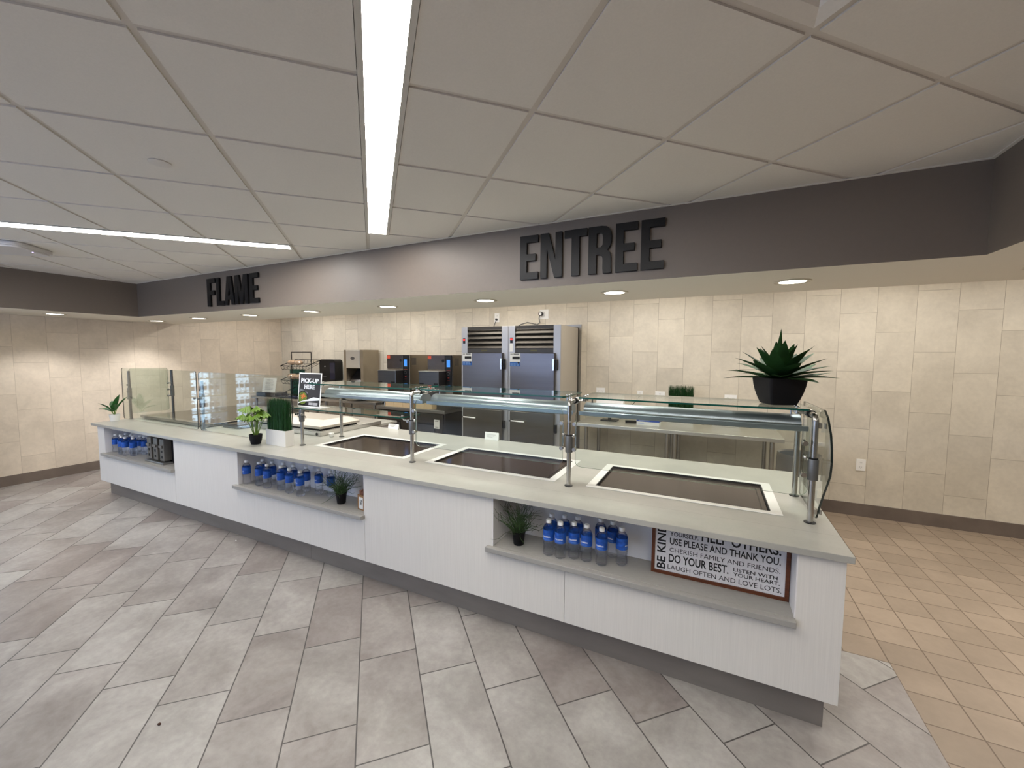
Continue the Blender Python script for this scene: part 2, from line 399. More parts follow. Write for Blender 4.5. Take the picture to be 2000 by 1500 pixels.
# ceiling tiles (rotated 45 degrees) clipped to the room between the bulkheads
GU, GV, GP = -.0215, 1.495, .6085
def clip(poly, x0, x1, y0, y1):
    def cut(P, f, it):
        r = []
        for i in range(len(P)):
            a, b = P[i], P[(i+1) % len(P)]; fa, fb = f(a), f(b)
            if fa >= 0: r.append(a)
            if (fa >= 0) != (fb >= 0): t = fa/(fa-fb); r.append((a[0]+(b[0]-a[0])*t, a[1]+(b[1]-a[1])*t))
        return r
    for f in (lambda p: p[0]-x0, lambda p: x1-p[0], lambda p: p[1]-y0, lambda p: y1-p[1]):
        poly = cut(poly, f, 0)
        if len(poly) < 3: return []
    return poly
def xy(u, v): return ((u-v)*S, (u+v)*S)
EPS = .002
RX0, RX1, RY0, RY1 = XBL+EPS, XBR-EPS, YF+EPS, YS-EPS
L1 = (-.012, .112, -2.16, 3.345)      # linear light 1: u0,u1,v0,v1
L2 = (-4.9, -.66, 3.958, 4.082)       # linear light 2
DIFF = (1, -2)
tiles = MB(); grid = MB()
def tile(u0, u1, v0, v1):
    P = clip([xy(u0, v0), xy(u1, v0), xy(u1, v1), xy(u0, v1)], RX0, RX1, RY0, RY1)
    if len(P) >= 3: tiles.prism(P, (0, 0, .02), (0, 0, ZC))
def bar(u0, u1, v0, v1, z=ZC+.006):
    P = clip([xy(u0, v0), xy(u1, v0), xy(u1, v1), xy(u0, v1)], RX0, RX1, RY0, RY1)
    if len(P) >= 3: grid.prism(P, (0, 0, .012), (0, 0, z))
g = .0125
for k in range(-14, 12):
    for j in range(-14, 12):
        if (k, j) == DIFF: continue
        a, b, c, e = GU+k*GP+g, GU+(k+1)*GP-g, GV+j*.6096+g, GV+(j+1)*.6096-g
        if k == 0 and L1[2] < (c+e)/2 < L1[3]: a = L1[1]+.022
        if j == 4 and a < L2[1] and b > L2[0]: c = L2[3]+.022
        if a < b and c < e: tile(a, b, c, e)
for k in range(-14, 13):
    u = GU+k*GP
    if k == 0:
        bar(u-.012, u+.012, L1[3]+.01, 9); bar(u-.012, u+.012, -9, L1[2]-.01); continue
    bar(u-.012, u+.012, -9, 9)
for j in range(-14, 13):
    v = GV+j*.6096
    if j == 4: bar(L2[1]+.01, 9, v-.012, v+.012); bar(-9, L2[0]-.01, v-.012, v+.012); continue
    if L1[2] < v < L1[3]: bar(-9, L1[0]-.02, v-.012, v+.012, ZC+.0062); bar(L1[1]+.02, 9, v-.012, v+.012, ZC+.0062)
    else: bar(-9, 9, v-.012, v+.012, ZC+.0062)
o = struct(tiles.build('ceiling', M_CEIL)); struct(grid.build('ceiling', M_GRID))
# supply diffuser in one ceiling bay
def rot45(m): # u,v frame -> world for mesh builder in local coordinates (v axis along -45)
    return m
t = thing('air_diffuser', 'square white recessed air diffuser in the ceiling, near the top right', 'vent', (*xy(GU+1.5*GP, GV-1.5*.6096), ZC), PI/4)
m_ = MB(); hh = .292
for i, (r0, r1, z0, z1) in enumerate([(hh, .25, 0, .012), (.25, .21, .012, .05), (.21, .16, .05, .05), (.16, .12, .02, .05), (.12, .08, .05, .04)]):
    for q in range(4):
        c_, s_ = [(1, 0), (0, 1), (-1, 0), (0, -1)][q]
        def R_(x, y, z): return (x*c_-y*s_, x*s_+y*c_, z)
        m_.add([R_(-r0, -r0, z0), R_(r0, -r0, z0), R_(r1, -r1, z1), R_(-r1, -r1, z1)], [(0, 1, 2, 3)])
m_.build('frame', M_CEIL, t)
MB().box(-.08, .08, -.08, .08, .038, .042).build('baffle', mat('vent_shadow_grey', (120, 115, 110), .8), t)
for k_, (pos, r_, lb) in enumerate([((-2.425, 1.075), .045, 'small flush white sprinkler cover in a ceiling tile, left of the long light'), ((-3.02, .52), .045, 'small flush white cover plate at the left ceiling edge')]):
    o = MB().lathe([(r_*.7, -.006), (r_, -.004), (r_, .0)], (*pos, ZC-.001), 28).build('sprinkler_cover', mat('cover_white', (216, 211, 204), .8), smooth=True)
    tag(o, lb, 'sprinkler cover', 'sprinkler covers')
t = thing('access_point', 'white rounded wireless access point on the ceiling at the left', 'wireless access point', (-5.47, 1.29, ZC-.012), PI/4)
m_ = MB(); P_ = []
for cx_, cy_, a0 in ((.11, .11, 0), (-.11, .11, 90), (-.11, -.11, 180), (.11, -.11, 270)):
    P_ += [(cx_+.06*math.cos(math.radians(a0+i*15)), cy_+.06*math.sin(math.radians(a0+i*15))) for i in range(7)]
P_ = [(x*1.25, y*1.25) for x, y in P_]; m_.prism([(x*.92, y*.92) for x, y in P_], (0, 0, .014), (0, 0, -.034)); m_.prism(P_, (0, 0, .028), (0, 0, -.02))
m_.build('housing', mat('device_white', (206, 204, 204), .35), t, bevel=.006)
MB().box(.16, .168, .0, .008, -.036, -.033).build('status_light', M_LEDV, t)
m_ = MB(); q_ = .018
m_.box(XBL+.001, XBR-.001, YS-q_, YS-.001, ZC-.004, ZC-.0005).box(XBL+.001, XBL+q_, YF+.001, YS-q_, ZC-.004, ZC-.0005).box(XBR-q_, XBR-.001, YF+.001, YS-q_, ZC-.004, ZC-.0005)
struct(m_.build('trim_4', M_CEIL))
# linear lights
def linear(name, label, u0, u1, v0, v1):
    cu, cv = (u0+u1)/2, (v0+v1)/2; t = thing(name, label, 'ceiling light', (*xy(cu, cv), ZC), PI/4, 'linear ceiling lights')
    a, b = (u1-u0)/2, (v1-v0)/2
    MB().box(-a, a, -b, b, .0005, .0055).build('diffuser', M_EMIT, t)
    m = MB(); e = .02
    for (x0, x1, y0, y1) in ((-a-e, -a, -b-e, b+e), (a, a+e, -b-e, b+e), (-a, a, -b-e, -b), (-a, a, b, b+e)): m.box(x0, x1, y0, y1, -.002, .03)
    m.box(-a, a, -b, b, .022, .03)
    m.build('housing', mat('fixture_white', (200, 196, 188), .5), t); return t
linear('linear_light', 'long bright strip light running across the ceiling towards the camera', *L1)
linear('linear_light', 'long bright strip light at the upper left, thinner, across the ceiling', *L2)
# two more of the same behind the camera side of the room
linear('linear_light', 'strip light on the ceiling behind the camera', -4.6, -1.4, -2.70, -2.576)
# recessed downlights in the underside of the bulkheads
def downlight(x, y, label, first=[]):
    if not first:
        t = thing('downlight', label, 'ceiling light', (x, y, ZS), 0, 'recessed downlights')
        MB().lathe([(.076, .002), (.076, -.005), (.100, -.006), (.104, -.001), (.104, .0)], n=40, cap=False).build('trim_ring', mat('downlight_trim', (196, 188, 168), .35), t, True)
        MB().lathe([(.078, -.0035), (.078, -.0015)], n=40).build('lens', M_EMITD, t)
        l = light('lamp', 'SPOT', (0, 0, -.02), t, DOWN_W, (1, .965, .925), spot_size=math.radians(118), spot_blend=.55, shadow_soft_size=.06)
        first.append(t)
    else: t = dup(first[0], (x, y, ZS), 0, label)
    return t
dx = [.438-1.128*i for i in range(8)]
for i, x in enumerate(dx):
    downlight(x, 3.16, 'round recessed downlight under the bulkhead over the counter, %s from the right' % ORD[i+1])
downlight(1.56, 3.16, 'round recessed downlight under the bulkhead at the right picture edge')
downlight(2.69, 3.16, 'round recessed downlight under the bulkhead beyond the right picture edge, nearer one')
downlight(3.82, 3.16, 'round recessed downlight under the bulkhead beyond the right picture edge, farther one')
for i, y in enumerate((2.09, .98)): downlight(-7.38, y, 'round recessed downlight under the left side bulkhead, %s from the corner' % ORD[i])
for i, y in enumerate((2.0, .6, -.8)): downlight(2.3, y, 'round recessed downlight under the right side bulkhead, %s from the corner' % ORD[i])
# kitchen troffers (behind the bulkhead)
for i, (x, y) in enumerate([(-6.6, 4.55), (-4.6, 4.55), (-2.6, 4.45), (-.6, 4.55), (1.4, 4.55), (3.4, 4.55)]):
    t = thing('troffer_light', 'flat ceiling light over the kitchen aisle, %s from the left' % ORD[i], 'ceiling light', (x, y, ZC+.02), 0, 'kitchen ceiling lights')
    MB().box(-.6, .6, -.15, .15, -.012, -.002).build('diffuser', mat('troffer_diffuser', (240, 240, 240), .5, emit=(255, 240, 214), es=3), t)
    l = light('lamp', 'AREA', (0, 0, -.03), t, KITCHEN_W, (1, .96, .90), shape='RECTANGLE', size=1.2, size_y=.3)
# windows in the wall behind the camera (daylight)
for i, (x0, x1) in enumerate([(-7.6, -5.3), (-4.9, -2.6)]):
    wdw = struct(MB().box(x0, x1, YF+.002, YF+.012, .9, 2.1).build('window_%d' % (i+1), M_WINDOW))
    m = MB(); m.box(x0-.05, x0, YF+.001, YF+.04, .85, 2.15).box(x1, x1+.05, YF+.001, YF+.04, .85, 2.15).box(x0, x1, YF+.001, YF+.04, 2.1, 2.15).box(x0, x1, YF+.001, YF+.04, .85, .9).box((x0+x1)/2-.02, (x0+x1)/2+.02, YF+.001, YF+.04, .9, 2.1)
    m.build('window_frame', M_STEELD, wdw)
# ---------------- service counter ----------------
ZTOP = .865; ZB = .835
YF0 = 2.14
NI = [(-6.39, -4.855), (-3.79, -2.25), (-1.18, .375)]
sc = thing('service_counter', 'long white laminate serving counter with three open niches in its front', 'counter', (-3, 2.14, 0))
def kid(mb, name, m, parent, **k):
    o = mb.build(name, m, None, **k); o.parent = parent; o.matrix_parent_inverse = Matrix.Translation(-parent.location); return o
m = MB()
m.box(-6.545, .530, 2.158, 3.42, .175, .494)
m.box(-6.545, .530, 2.392, 3.42, .494, ZB)
m.box(-6.545, -3.60, 3.42, 3.86, .175, ZB)
for a, b in [(-6.545, NI[0][0]), (NI[0][1], NI[1][0]), (NI[1][1], NI[2][0]), (NI[2][1], .530)]: m.box(a+.006, b-.006, 2.158, 2.392, .494, ZB)
kid(m, 'carcass', M_NICHE, sc)
edges = [-6.557, -4.855, -2.25, -.711, .545]
gp = .0012
for i in range(4):
    a, b = edges[i]+gp*(i > 0), edges[i+1]-gp*(i < 3)
    # panel outline with niche cut-outs, as boxes sharing one mesh
    xs = sorted({a, b, *[x for n in NI for x in n if a < x < b]})
    zs = [.175, .494, ZB]
    m = MB()
    for q in range(len(xs)-1):
        c = (xs[q]+xs[q+1])/2
        m.box(xs[q], xs[q+1], YF0, 2.158, .175, .494)
        if not any(n[0] < c < n[1] for n in NI): m.box(xs[q], xs[q+1], YF0, 2.158, .494, ZB)
    kid(m, 'front_panel', M_LAM, sc)
kid(MB().box(.530, .545, 2.158, 3.43, .175, ZB), 'side_panel', M_LAM, sc)
kid(MB().box(-6.557, -6.545, 2.158, 3.87, .175, ZB), 'side_panel', M_LAM, sc)
kid(MB().box(-6.525, -2.941, 2.215, 2.235, .0, .175), 'kick_plate', M_KICK, sc)
kid(MB().box(-2.938, .513, 2.215, 2.235, .0, .175).box(.5, .513, 2.235, 3.35, 0, .175), 'kick_plate', M_KICK, sc)
for n in NI:
    kid(MB().box(n[0]+.001, n[1]-.001, 2.142, 2.392, .495, .525).box(n[0]-.035, n[1], 2.105, 2.1395, .495, .525), 'niche_shelf', M_SHELF, sc, bevel=.003)
    kid(MB().box(n[0], n[0]+.005, 2.141, 2.391, .526, ZB).box(n[1]-.005, n[1], 2.141, 2.391, .526, ZB).box(n[0], n[1], 2.386, 2.391, .526, ZB), 'niche_lining', M_NICHE, sc)
# countertop with hot plate cut-outs
PANS = [(-3.245, -2.19), (-1.983, -.91), (-.70, .362)]
def gridplate(xs, ys, z0, z1, skip):
    m = MB(); nx, ny = len(xs), len(ys)
    for z in (z0, z1): m.v += [(x, y, z) for y in ys for x in xs]
    I = lambda i, j, t: t*nx*ny+j*nx+i
    on = lambda i, j: 0 <= i < nx-1 and 0 <= j < ny-1 and not skip((xs[i]+xs[i+1])/2, (ys[j]+ys[j+1])/2)
    def F(*f): m.f.append(list(f)); m.mi.append(0)
    for i in range(nx-1):
        for j in range(ny-1):
            if not on(i, j): continue
            F(I(i, j, 1), I(i+1, j, 1), I(i+1, j+1, 1), I(i, j+1, 1)); F(I(i, j, 0), I(i, j+1, 0), I(i+1, j+1, 0), I(i+1, j, 0))
            if not on(i-1, j): F(I(i, j, 0), I(i, j, 1), I(i, j+1, 1), I(i, j+1, 0))
            if not on(i+1, j): F(I(i+1, j, 0), I(i+1, j+1, 0), I(i+1, j+1, 1), I(i+1, j, 1))
            if not on(i, j-1): F(I(i, j, 0), I(i+1, j, 0), I(i+1, j, 1), I(i, j, 1))
            if not on(i, j+1): F(I(i, j+1, 0), I(i, j+1, 1), I(i+1, j+1, 1), I(i+1, j+1, 0))
    return m
xs = sorted([-6.64, -3.56, .565]+[v for p in PANS for v in (p[0]+.03, p[1]-.03)])
ys = [2.11, 2.53, 3.07, 3.51, 3.95]
def skip(x, y):
    if y > 3.51 and x > -3.56: return True
    return 2.53 < y < 3.07 and any(p[0]+.03 < x < p[1]-.03 for p in PANS)
o = gridplate(xs, ys, ZB, ZTOP, skip).build('countertop', M_TOP, bevel=.002)
tag(o, 'long pale grey stone countertop covering the whole serving counter', 'countertop')
# hot plates
for i, p in enumerate(PANS):
    t = thing('hot_plate', ['steel-framed dark glass hot plate nearest the PICK-UP HERE sign, leftmost of three',
        'dark glass drop-in hot plate in a steel frame, the middle of three in the counter',
        'steel-framed dark glass hot plate above the BE KIND board, right end of the counter'][i], 'hot plate', ((p[0]+p[1])/2, 2.80, ZTOP), 0, 'drop-in hot plates')
    hw, hh = (p[1]-p[0])/2, .30
    fw = .042
    m = MB()
    m.box(-hw, hw, -hh, -hh+fw, .0005, .004).box(-hw, hw, hh-fw, hh, .0005, .004).box(-hw, -hw+fw+.01, -hh+fw, hh-fw, .0005, .004).box(hw-fw-.01, hw, -hh+fw, hh-fw, .0005, .004)
    m.build('steel_frame', mat('polished_steel_frame', (236, 236, 233), .3, .35), t, bevel=.0015)
    iw, ih = hw-fw-.012, hh-fw-.002
    m = MB(); 
    for (x0, x1, y0, y1) in ((-iw, iw, -ih, -ih+.004), (-iw, iw, ih-.004, ih), (-iw, -iw+.004, -ih+.004, ih-.004), (iw-.004, iw, -ih+.004, ih-.004)): m.box(x0, x1, y0, y1, -.026, .003)
    m.build('recess_rim', M_BLACKM, t)
    MB().box(-iw+.005, iw-.005, -ih+.005, ih-.005, -.026, -.010).build('glass_surface', M_BLACKG, t)
    m = MB(); m.box(iw-.036, iw-.030, -.2, .2, -.0095, -.0092); m.build('guide_line', mat('plate_groove', (20, 18, 18), .3), t)

# ---------------- sneeze guards ----------------
YP = 2.465; ZG = 1.425
sg = thing('sneeze_guard', 'steel and glass food guard with three glass top shelves over the hot plates', 'food guard', (-1.44, 2.6, ZTOP))
def sk(mb, name, m, parent=sg, **k):
    if name in EACH:
        for q in mb.islands(): sk1(q, name, m, parent, **k)
        return
    return sk1(mb, name, m, parent, **k)
def sk1(mb, name, m, parent=sg, **k):
    o = mb.build(name, m, None, **k)
    if parent.type == 'EMPTY': o.parent = parent; o.matrix_parent_inverse = Matrix.Translation(-parent.location)
    else: o.parent = parent
    return o
def sub(mb, name, m, par, root=sg, **k):
    for q in (mb.islands() if name in EACH else [mb]):
        o = q.build(name, m, None, **k); o.parent = par
    return o
PX = [-3.352, -2.072, -.803, .469]
def knob(m, x, y, z, r=.0125, L=.024):
    m.lathe([(r*.9, -L/2), (r, -L/2+.002), (r, L/2-.002), (r*.9, L/2)], (x, y, z), 20, axis='y')
for i, x in enumerate(PX):
    if i == 0:
        p0 = sk(MB().cyl((x, YP+.005, ZTOP+.006), (x, YP+.005, 1.197), .0145, 20), 'short_post', M_CHROME, smooth=True)
        sub(MB().lathe([(.026, 0), (.026, .004), (.018, .007), (.016, .007)], (x, YP+.005, ZTOP+.0005), 24), 'base_flange', M_BLACK, p0, smooth=True)
        sub(MB().lathe([(.0225, 1.085), (.0235, 1.088), (.0235, 1.187), (.0225, 1.19)], (x, YP+.005, 0), 24), 'collar', M_GREYM, p0, smooth=True)
        for sx in (-1, 1):
            m = MB(); knob(m, x+sx*.035, YP-.02, 1.155, .012); m.cyl((x, YP, 1.155), (x+sx*.035, YP-.005, 1.155), .006, 8); sub(m, 'clamp_knob', M_CHROME, p0, smooth=True)
        p = sk(MB().cyl((x, 2.56, 1.405), (x, 2.91, 1.405), .013, 16), 'top_arm', M_CHROME, smooth=True)
        m = MB()
        for yy in (2.60, 2.655):
            m = MB(); m.cyl((x+.015, yy, 1.403), (x+.058, yy, 1.406), .006, 8); m.cyl((x+.058, yy, 1.400), (x+.058, yy, ZG-.0015), .011, 14)
            sub(m, 'shelf_hub', M_CHROME, p, smooth=True)
        m = MB(); knob(m, x+.06, 2.55, 1.372, .013); m.cyl((x+.06, 2.56, 1.372), (x+.01, 2.58, 1.40), .006, 8); sub(m, 'clamp_knob', M_CHROME, p, smooth=True)
        continue
    m = MB(); m.cyl((x, YP, ZTOP+.006), (x, YP, 1.385), .0145, 20)
    R = .03; m.tube([(x, YP, 1.37), (x, YP, 1.385), (x, YP+.006, 1.397), (x, YP+.018, 1.405), (x, YP+.035, 1.405), (x, YP+.12, 1.405)], .0145, 16)
    if i in (0, 3): m.cyl((x, YP+.12, 1.405), (x, 2.91, 1.405), .013, 16)
    else: m.cyl((x, YP+.12, 1.405), (x, 2.80, 1.405), .012, 16)
    p = sk(m, 'front_post', M_CHROME, smooth=True)
    sub(MB().lathe([(.026, 0), (.026, .004), (.018, .007), (.016, .007)], (x, YP, ZTOP+.0005), 24), 'base_flange', M_BLACK, p, smooth=True)
    z0, z1 = (1.085, 1.19) if i else (1.09, 1.19)
    c = sub(MB().lathe([(.0225, z0), (.0235, z0+.003), (.0235, z1-.003), (.0225, z1)], (x, YP, 0), 24), 'collar', M_GREYM, p, smooth=True)
    sub(MB().lathe([(.0195, 1.19+.0), (.0195, 1.197)], (x, YP, 0), 20).lathe([(.0195, YP+.095), (.0195, YP+.107)], (x, 0, 1.405), 20, axis='y'), 'seal_ring', M_BLACKM, p)
    m = MB()
    if i:
        for sx in ([-1, 1] if i in (1, 2) else [-1]):
            if i == 1 and sx == -1:
                knob(m, x-.028, YP-.01, 1.185); continue
            kx = x+sx*.042
            for kz in (1.272, 1.112): knob(m, kx, YP-.026, kz); m.cyl((kx, YP-.02, kz), (kx, YP+.01, kz), .005, 8)
            m.box(kx-.004, kx+.004, YP, YP+.008, 1.10, 1.285)
            m.cyl((kx, YP+.004, 1.195), (x+sx*.02, YP, 1.185), .007, 10); m.ball((kx-sx*.008, YP-.006, 1.197), .0105, 8)
        if i == 1: m.cyl((x-.02, YP, 1.185), (x-.10, YP+.02, 1.186), .006, 10)
    else:
        for sx in (-1, 1): knob(m, x+sx*.035, YP-.02, 1.155, .012); m.cyl((x, YP, 1.155), (x+sx*.035, YP-.005, 1.155), .006, 8)
    sub(m, 'clamp_knobs', M_CHROME, p, smooth=True)
    # hub that carries the top shelves
    m = MB(); m.lathe([(.019, 2.585), (.021, 2.59), (.021, 2.665), (.019, 2.67)], (x, 0, 1.403), 20, axis='y')
    for sx in ((-1, 1) if 0 < i < 3 else ((1,) if i == 0 else (-1,))):
        for yy in (2.60, 2.655):
            m.cyl((x+sx*.015, yy, 1.403), (x+sx*.058, yy, 1.406), .006, 8); m.cyl((x+sx*.058, yy, 1.400), (x+sx*.058, yy, ZG-.0015), .011, 14)
    sub(m, 'shelf_hub', M_CHROME, p, smooth=True)
for x in (PX[0], PX[3]):
    p = sk(MB().cyl((x, 2.91, ZTOP+.006), (x, 2.91, 1.405), .0145, 20), 'rear_post', M_CHROME, smooth=True)
    sub(MB().lathe([(.026, 0), (.026, .004), (.018, .007), (.016, .007)], (x, 2.91, ZTOP+.0005), 24), 'base_flange', M_BLACK, p, smooth=True)
def rr(x0, x1, y0, y1, r, n=5):
    P = []
    for cx, cy, a in ((x1-r, y1-r, 0), (x0+r, y1-r, 90), (x0+r, y0+r, 180), (x1-r, y0+r, 270)):
        P += [(cx+r*math.cos(math.radians(a+90*i/n)), cy+r*math.sin(math.radians(a+90*i/n))) for i in range(n+1)]
    return P
for i, (a, b) in enumerate([(-3.32, -2.125), (-2.03, -.85), (-.765, .455)]):
    g_ = sk(MB().prism(rr(a, b, 2.51, 2.90, .02), (0, 0, .010), (0, 0, ZG), mi=0, ms=1), 'top_glass_shelf', [M_PANE, M_EDGE])
    m = MB()
    for x in ((PX[i]+.058), (PX[i+1]-.058)):
        for yy in (2.60, 2.655): m.lathe([(.013, 0), (.013, .003), (.010, .005)], (x, yy, ZG+.0105), 16)
    sub(m, 'shelf_buttons', M_CHROME, g_, smooth=True)
# front glass of bays 2 and 3 (upright), bay 1 folded flat into a shelf
for a, b in ((-2.028, -.842), (-.759, .448)):
    sk(MB().prism(rr(a, b, 1.0, 1.362, .035), (0, .008, 0), (0, YP-.012, 0), (1, 0, 0), (0, 0, 1), 0, 1), 'front_glass', [M_PANE, M_EDGEL])
g_ = sk(MB().prism(rr(-3.54, -2.165, 2.452, 2.70, .03), (0, 0, .009), (0, 0, 1.20), mi=0, ms=1), 'low_glass_shelf', [M_PANEG, M_EDGE])
sub(MB().lathe([(.012, 0), (.012, .004)], (-2.22, 2.53, 1.2095), 16).cyl((-2.22, 2.53, 1.186), (-2.22, 2.53, 1.1995), .011, 12).cyl((-2.22, 2.53, 1.188), (-2.17, 2.49, 1.186), .006, 10), 'shelf_clamp', M_CHROME, g_, smooth=True)
# curved end panel at the right
prof = [(2.95, 1.435), (2.455, 1.44), (2.385, 1.41), (2.32, 1.345), (2.287, 1.28), (2.274, 1.22), (2.287, 1.155), (2.33, 1.10), (2.39, 1.03), (2.45, .955), (2.497, .885), (2.51, .877), (2.80, .877), (2.95, .877)]
sk(MB().prism(prof, (.009, 0, 0), (.497, 0, 0), (0, 1, 0), (0, 0, 1), 0, 1), 'end_glass', [M_PANE, M_EDGED])
m = MB()
for y_, z_ in ((YP+.01, .925), (YP+.01, 1.36)): m.box(.478, .4965, y_-.012, y_+.012, z_-.014, z_+.014); m.box(.5065, .516, y_-.012, y_+.012, z_-.014, z_+.014)
sk(m, 'end_glass_clamps', M_CHROME, bevel=.002)
# heat lamps under the top shelves
HL = [(-3.24, -2.12), (-2.02, -.86), (-.76, .44)]
for i, (a, b) in enumerate(HL):
    t = thing('heat_lamp', ['steel tube heat lamp hanging under the left glass shelf, right of the PICK-UP HERE sign',
        'steel tube heat lamp hanging under the middle glass shelf, in front of the refrigerators',
        'steel tube heat lamp hanging under the right glass shelf, below the agave pot'][i], 'heat lamp', ((a+b)/2, 2.70, 1.30), 0, 'heat lamps')
    hw = (b-a)/2; prof = [(-.075, 0), (.075, 0), (.078, .012), (.078, .035)]+[(.070*math.cos(math.radians(q)), .036+.048*math.sin(math.radians(q))) for q in range(0, 181, 18)]+[(-.078, .035), (-.078, .012)]
    m = MB(); m.prism(prof, (hw*2, 0, 0), (-hw, 0, 0), (0, 1, 0), (0, 0, 1)); m.build('housing', M_LAMP, t, True, bevel=.006)
    MB().box(-hw-.03, hw+.03, -.083, -.079, .004, .030).build('front_lip', M_LAMP, t, bevel=.002)
    MB().box(-hw+.05, hw-.05, -.05, .05, -.004, -.0005).build('reflector', M_STEELD, t)
    m = MB()
    for q in (-hw*.62, -hw*.2, hw*.2, hw*.62): m.cyl((q, 0, -.012), (q, 0, -.004), .008, 10)
    m.build('guard_studs', M_GREYM, t)
    m = MB()
    for q in (-hw+.04, hw-.04): m.cyl((q, 0, .083), (q, 0, .112), .005, 10)
    m.build('hanger', M_CHROME, t)
# full height flat glass guard at the left
lg = thing('glass_screen', 'tall clear glass screen with steel posts at the left end of the counter', 'glass screen', (-5, 2.46, ZTOP))
sk(MB().prism(rr(-6.68, -4.992, .872, 1.51, .03), (0, .008, 0), (0, 2.432, 0), (1, 0, 0), (0, 0, 1), 0, 1), 'glass_panel', [M_PANE, M_EDGED], lg)
sk(MB().prism(rr(-4.945, -3.435, .872, 1.50, .03), (0, .008, 0), (0, 2.432, 0), (1, 0, 0), (0, 0, 1), 0, 1), 'glass_panel', [M_PANE, M_EDGED], lg)
sk(MB().prism(rr(2.49, 2.90, .93, 1.505, .03), (.008, 0, 0), (-6.64, 0, 0), (0, 1, 0), (0, 0, 1), 0, 1), 'side_glass_panel', [M_PANEG, M_EDGEL], lg)
for x, y in ((-6.60, 2.475), (-6.60, 2.93), (-4.965, 2.475)):
    m = MB().cyl((x, y, ZTOP+.005), (x, y, 1.475 if x < -6 else 1.40), .0145, 18)
    p = sk(m, 'post', M_STEELD, lg, smooth=True)
    sub(MB().lathe([(.025, 0), (.025, .004), (.017, .006)], (x, y, ZTOP+.0005), 20), 'base_flange', M_BLACK, p)
    m = MB().lathe([(.0225, 1.12), (.0225, 1.26)], (x, y, 0), 18)
    for z_ in (1.30, 1.215, 1.13): m.cyl((x, y, z_), (x+.03, y-.02 if y < 2.6 else y-.06, z_), .006, 8); m.lathe([(.012, -.010), (.012, .010)], (x+.03, y-.025 if y < 2.6 else y-.06, z_), 12, axis='y')
    if x > -5: m.lathe([(.012, -.008), (.012, .008)], (x+.03, 2.420, 1.215), 12, axis='y').lathe([(.012, -.008), (.012, .008)], (x-.045, 2.420, 1.215), 12, axis='y')
    sub(m, 'clamp', M_GREYM, p, smooth=True)

# ---------------- things on the counter, left part ----------------
t = thing('griddle', 'low wide flat steel griddle behind the tall glass at the left end', 'griddle', (-5.81, 3.2, ZTOP))
MB().box(-.72, .72, -.62, .62, .0008, .012).build('base_tray', M_BLACK, t)
MB().box(-.745, .745, -.65, .65, .012, .042).build('cooking_plate', mat('griddle_steel', (140, 132, 124), .16, .9, noise=.05, nscale=4), t, bevel=.003)
t = thing('covered_well', 'steel drop-in food well with a large sloping lid behind the grass planter', 'food warmer', (-4.05, 3.23, ZTOP))
MB().box(-.51, .51, -.42, .43, .0008, .045).build('body', M_STEELW, t, bevel=.006)
MB().box(-.50, .50, -.41, .10, .0455, .052).build('rim', M_STEELW, t)
MB().box(-.48, .48, -.40, .08, .052, .072).build('gasket', M_BLACKM, t)
m = MB(); a0 = [(-.505, -.415), (.505, -.415), (.505, .10), (-.505, .10)]; a1 = [(-.36, -.25), (.36, -.25), (.36, .06), (-.36, .06)]
vs = [(x, y, .072) for x, y in a0]+[(x, y, .098) for x, y in a0]+[(x, y, .135) for x, y in a1]
m.add(vs, [(3, 2, 1, 0), (8, 9, 10, 11)]+[(i, (i+1) % 4, (i+1) % 4+4, i+4) for i in range(4)]+[(i+4, (i+1) % 4+4, (i+1) % 4+8, i+8) for i in range(4)])
lid = m.build('lid', mat('lid_steel', (190, 184, 174), .42, .8), t, bevel=.004)
MB().tube([(-.06, -.24, .13), (-.06, -.25, .155), (.06, -.25, .155), (.06, -.24, .13)], .006, 8).build('handle', M_CHROME, lid, True)
MB().lathe([(.014, -.005), (.014, .0)], (.46, -.4215, .022), 16, axis='y').build('knob', M_BLACK, t)
t = thing('warmer_tray', 'low dark metal tray right of the griddle, behind the glass and potted palm', 'tray', (-4.82, 2.95, ZTOP))
MB().box(-.16, .16, -.28, .4, .0008, .035).build('body', M_STEELD, t, bevel=.006)
MB().box(-.13, .13, -.25, .37, .035, .04).build('grill_plate', M_BLACKG, t)
o = MB().lathe([(.001, .002), (.018, .0005), (.019, .002), (.026, .034), (.028, .036), (.028, .038), (.024, .038), (.017, .004), (.001, .004)], (-3.44, 2.86, ZTOP), 24, cap=False).build('portion_cup', M_WHITE, None, True)
tag(o, 'small white plastic portion cup on the counter beside the first hot plate', 'cup')
for x, z, r, lb, y in ((-1.93, .075, .155, 'small white folded card standing at the back counter edge in front of the refrigerators', 3.475), (-3.19, .055, .15, 'small white folded card standing at the back counter edge behind the left hot plate', 3.475)):
    t = thing('tent_card', lb, 'card', (x, y, ZTOP), 0, 'cards on the back counter edge')
    MB().add([(-r/2, 0, .0006), (r/2, 0, .0006), (r/2, .012, z), (-r/2, .012, z), (-r/2, .026, .0006), (r/2, .026, .0006)], [(0, 1, 2, 3), (3, 2, 5, 4)]).build('card', M_PAPER, t)
    m = MB()
    for q in range(3): m.box(-r*.32, r*.32-.02*q, .002+.002*q-.003, .0022+.002*q-.003, .05-.012*q, .054-.012*q)
    m.build('print', mat('pale_print', (170, 170, 168), .6), t)
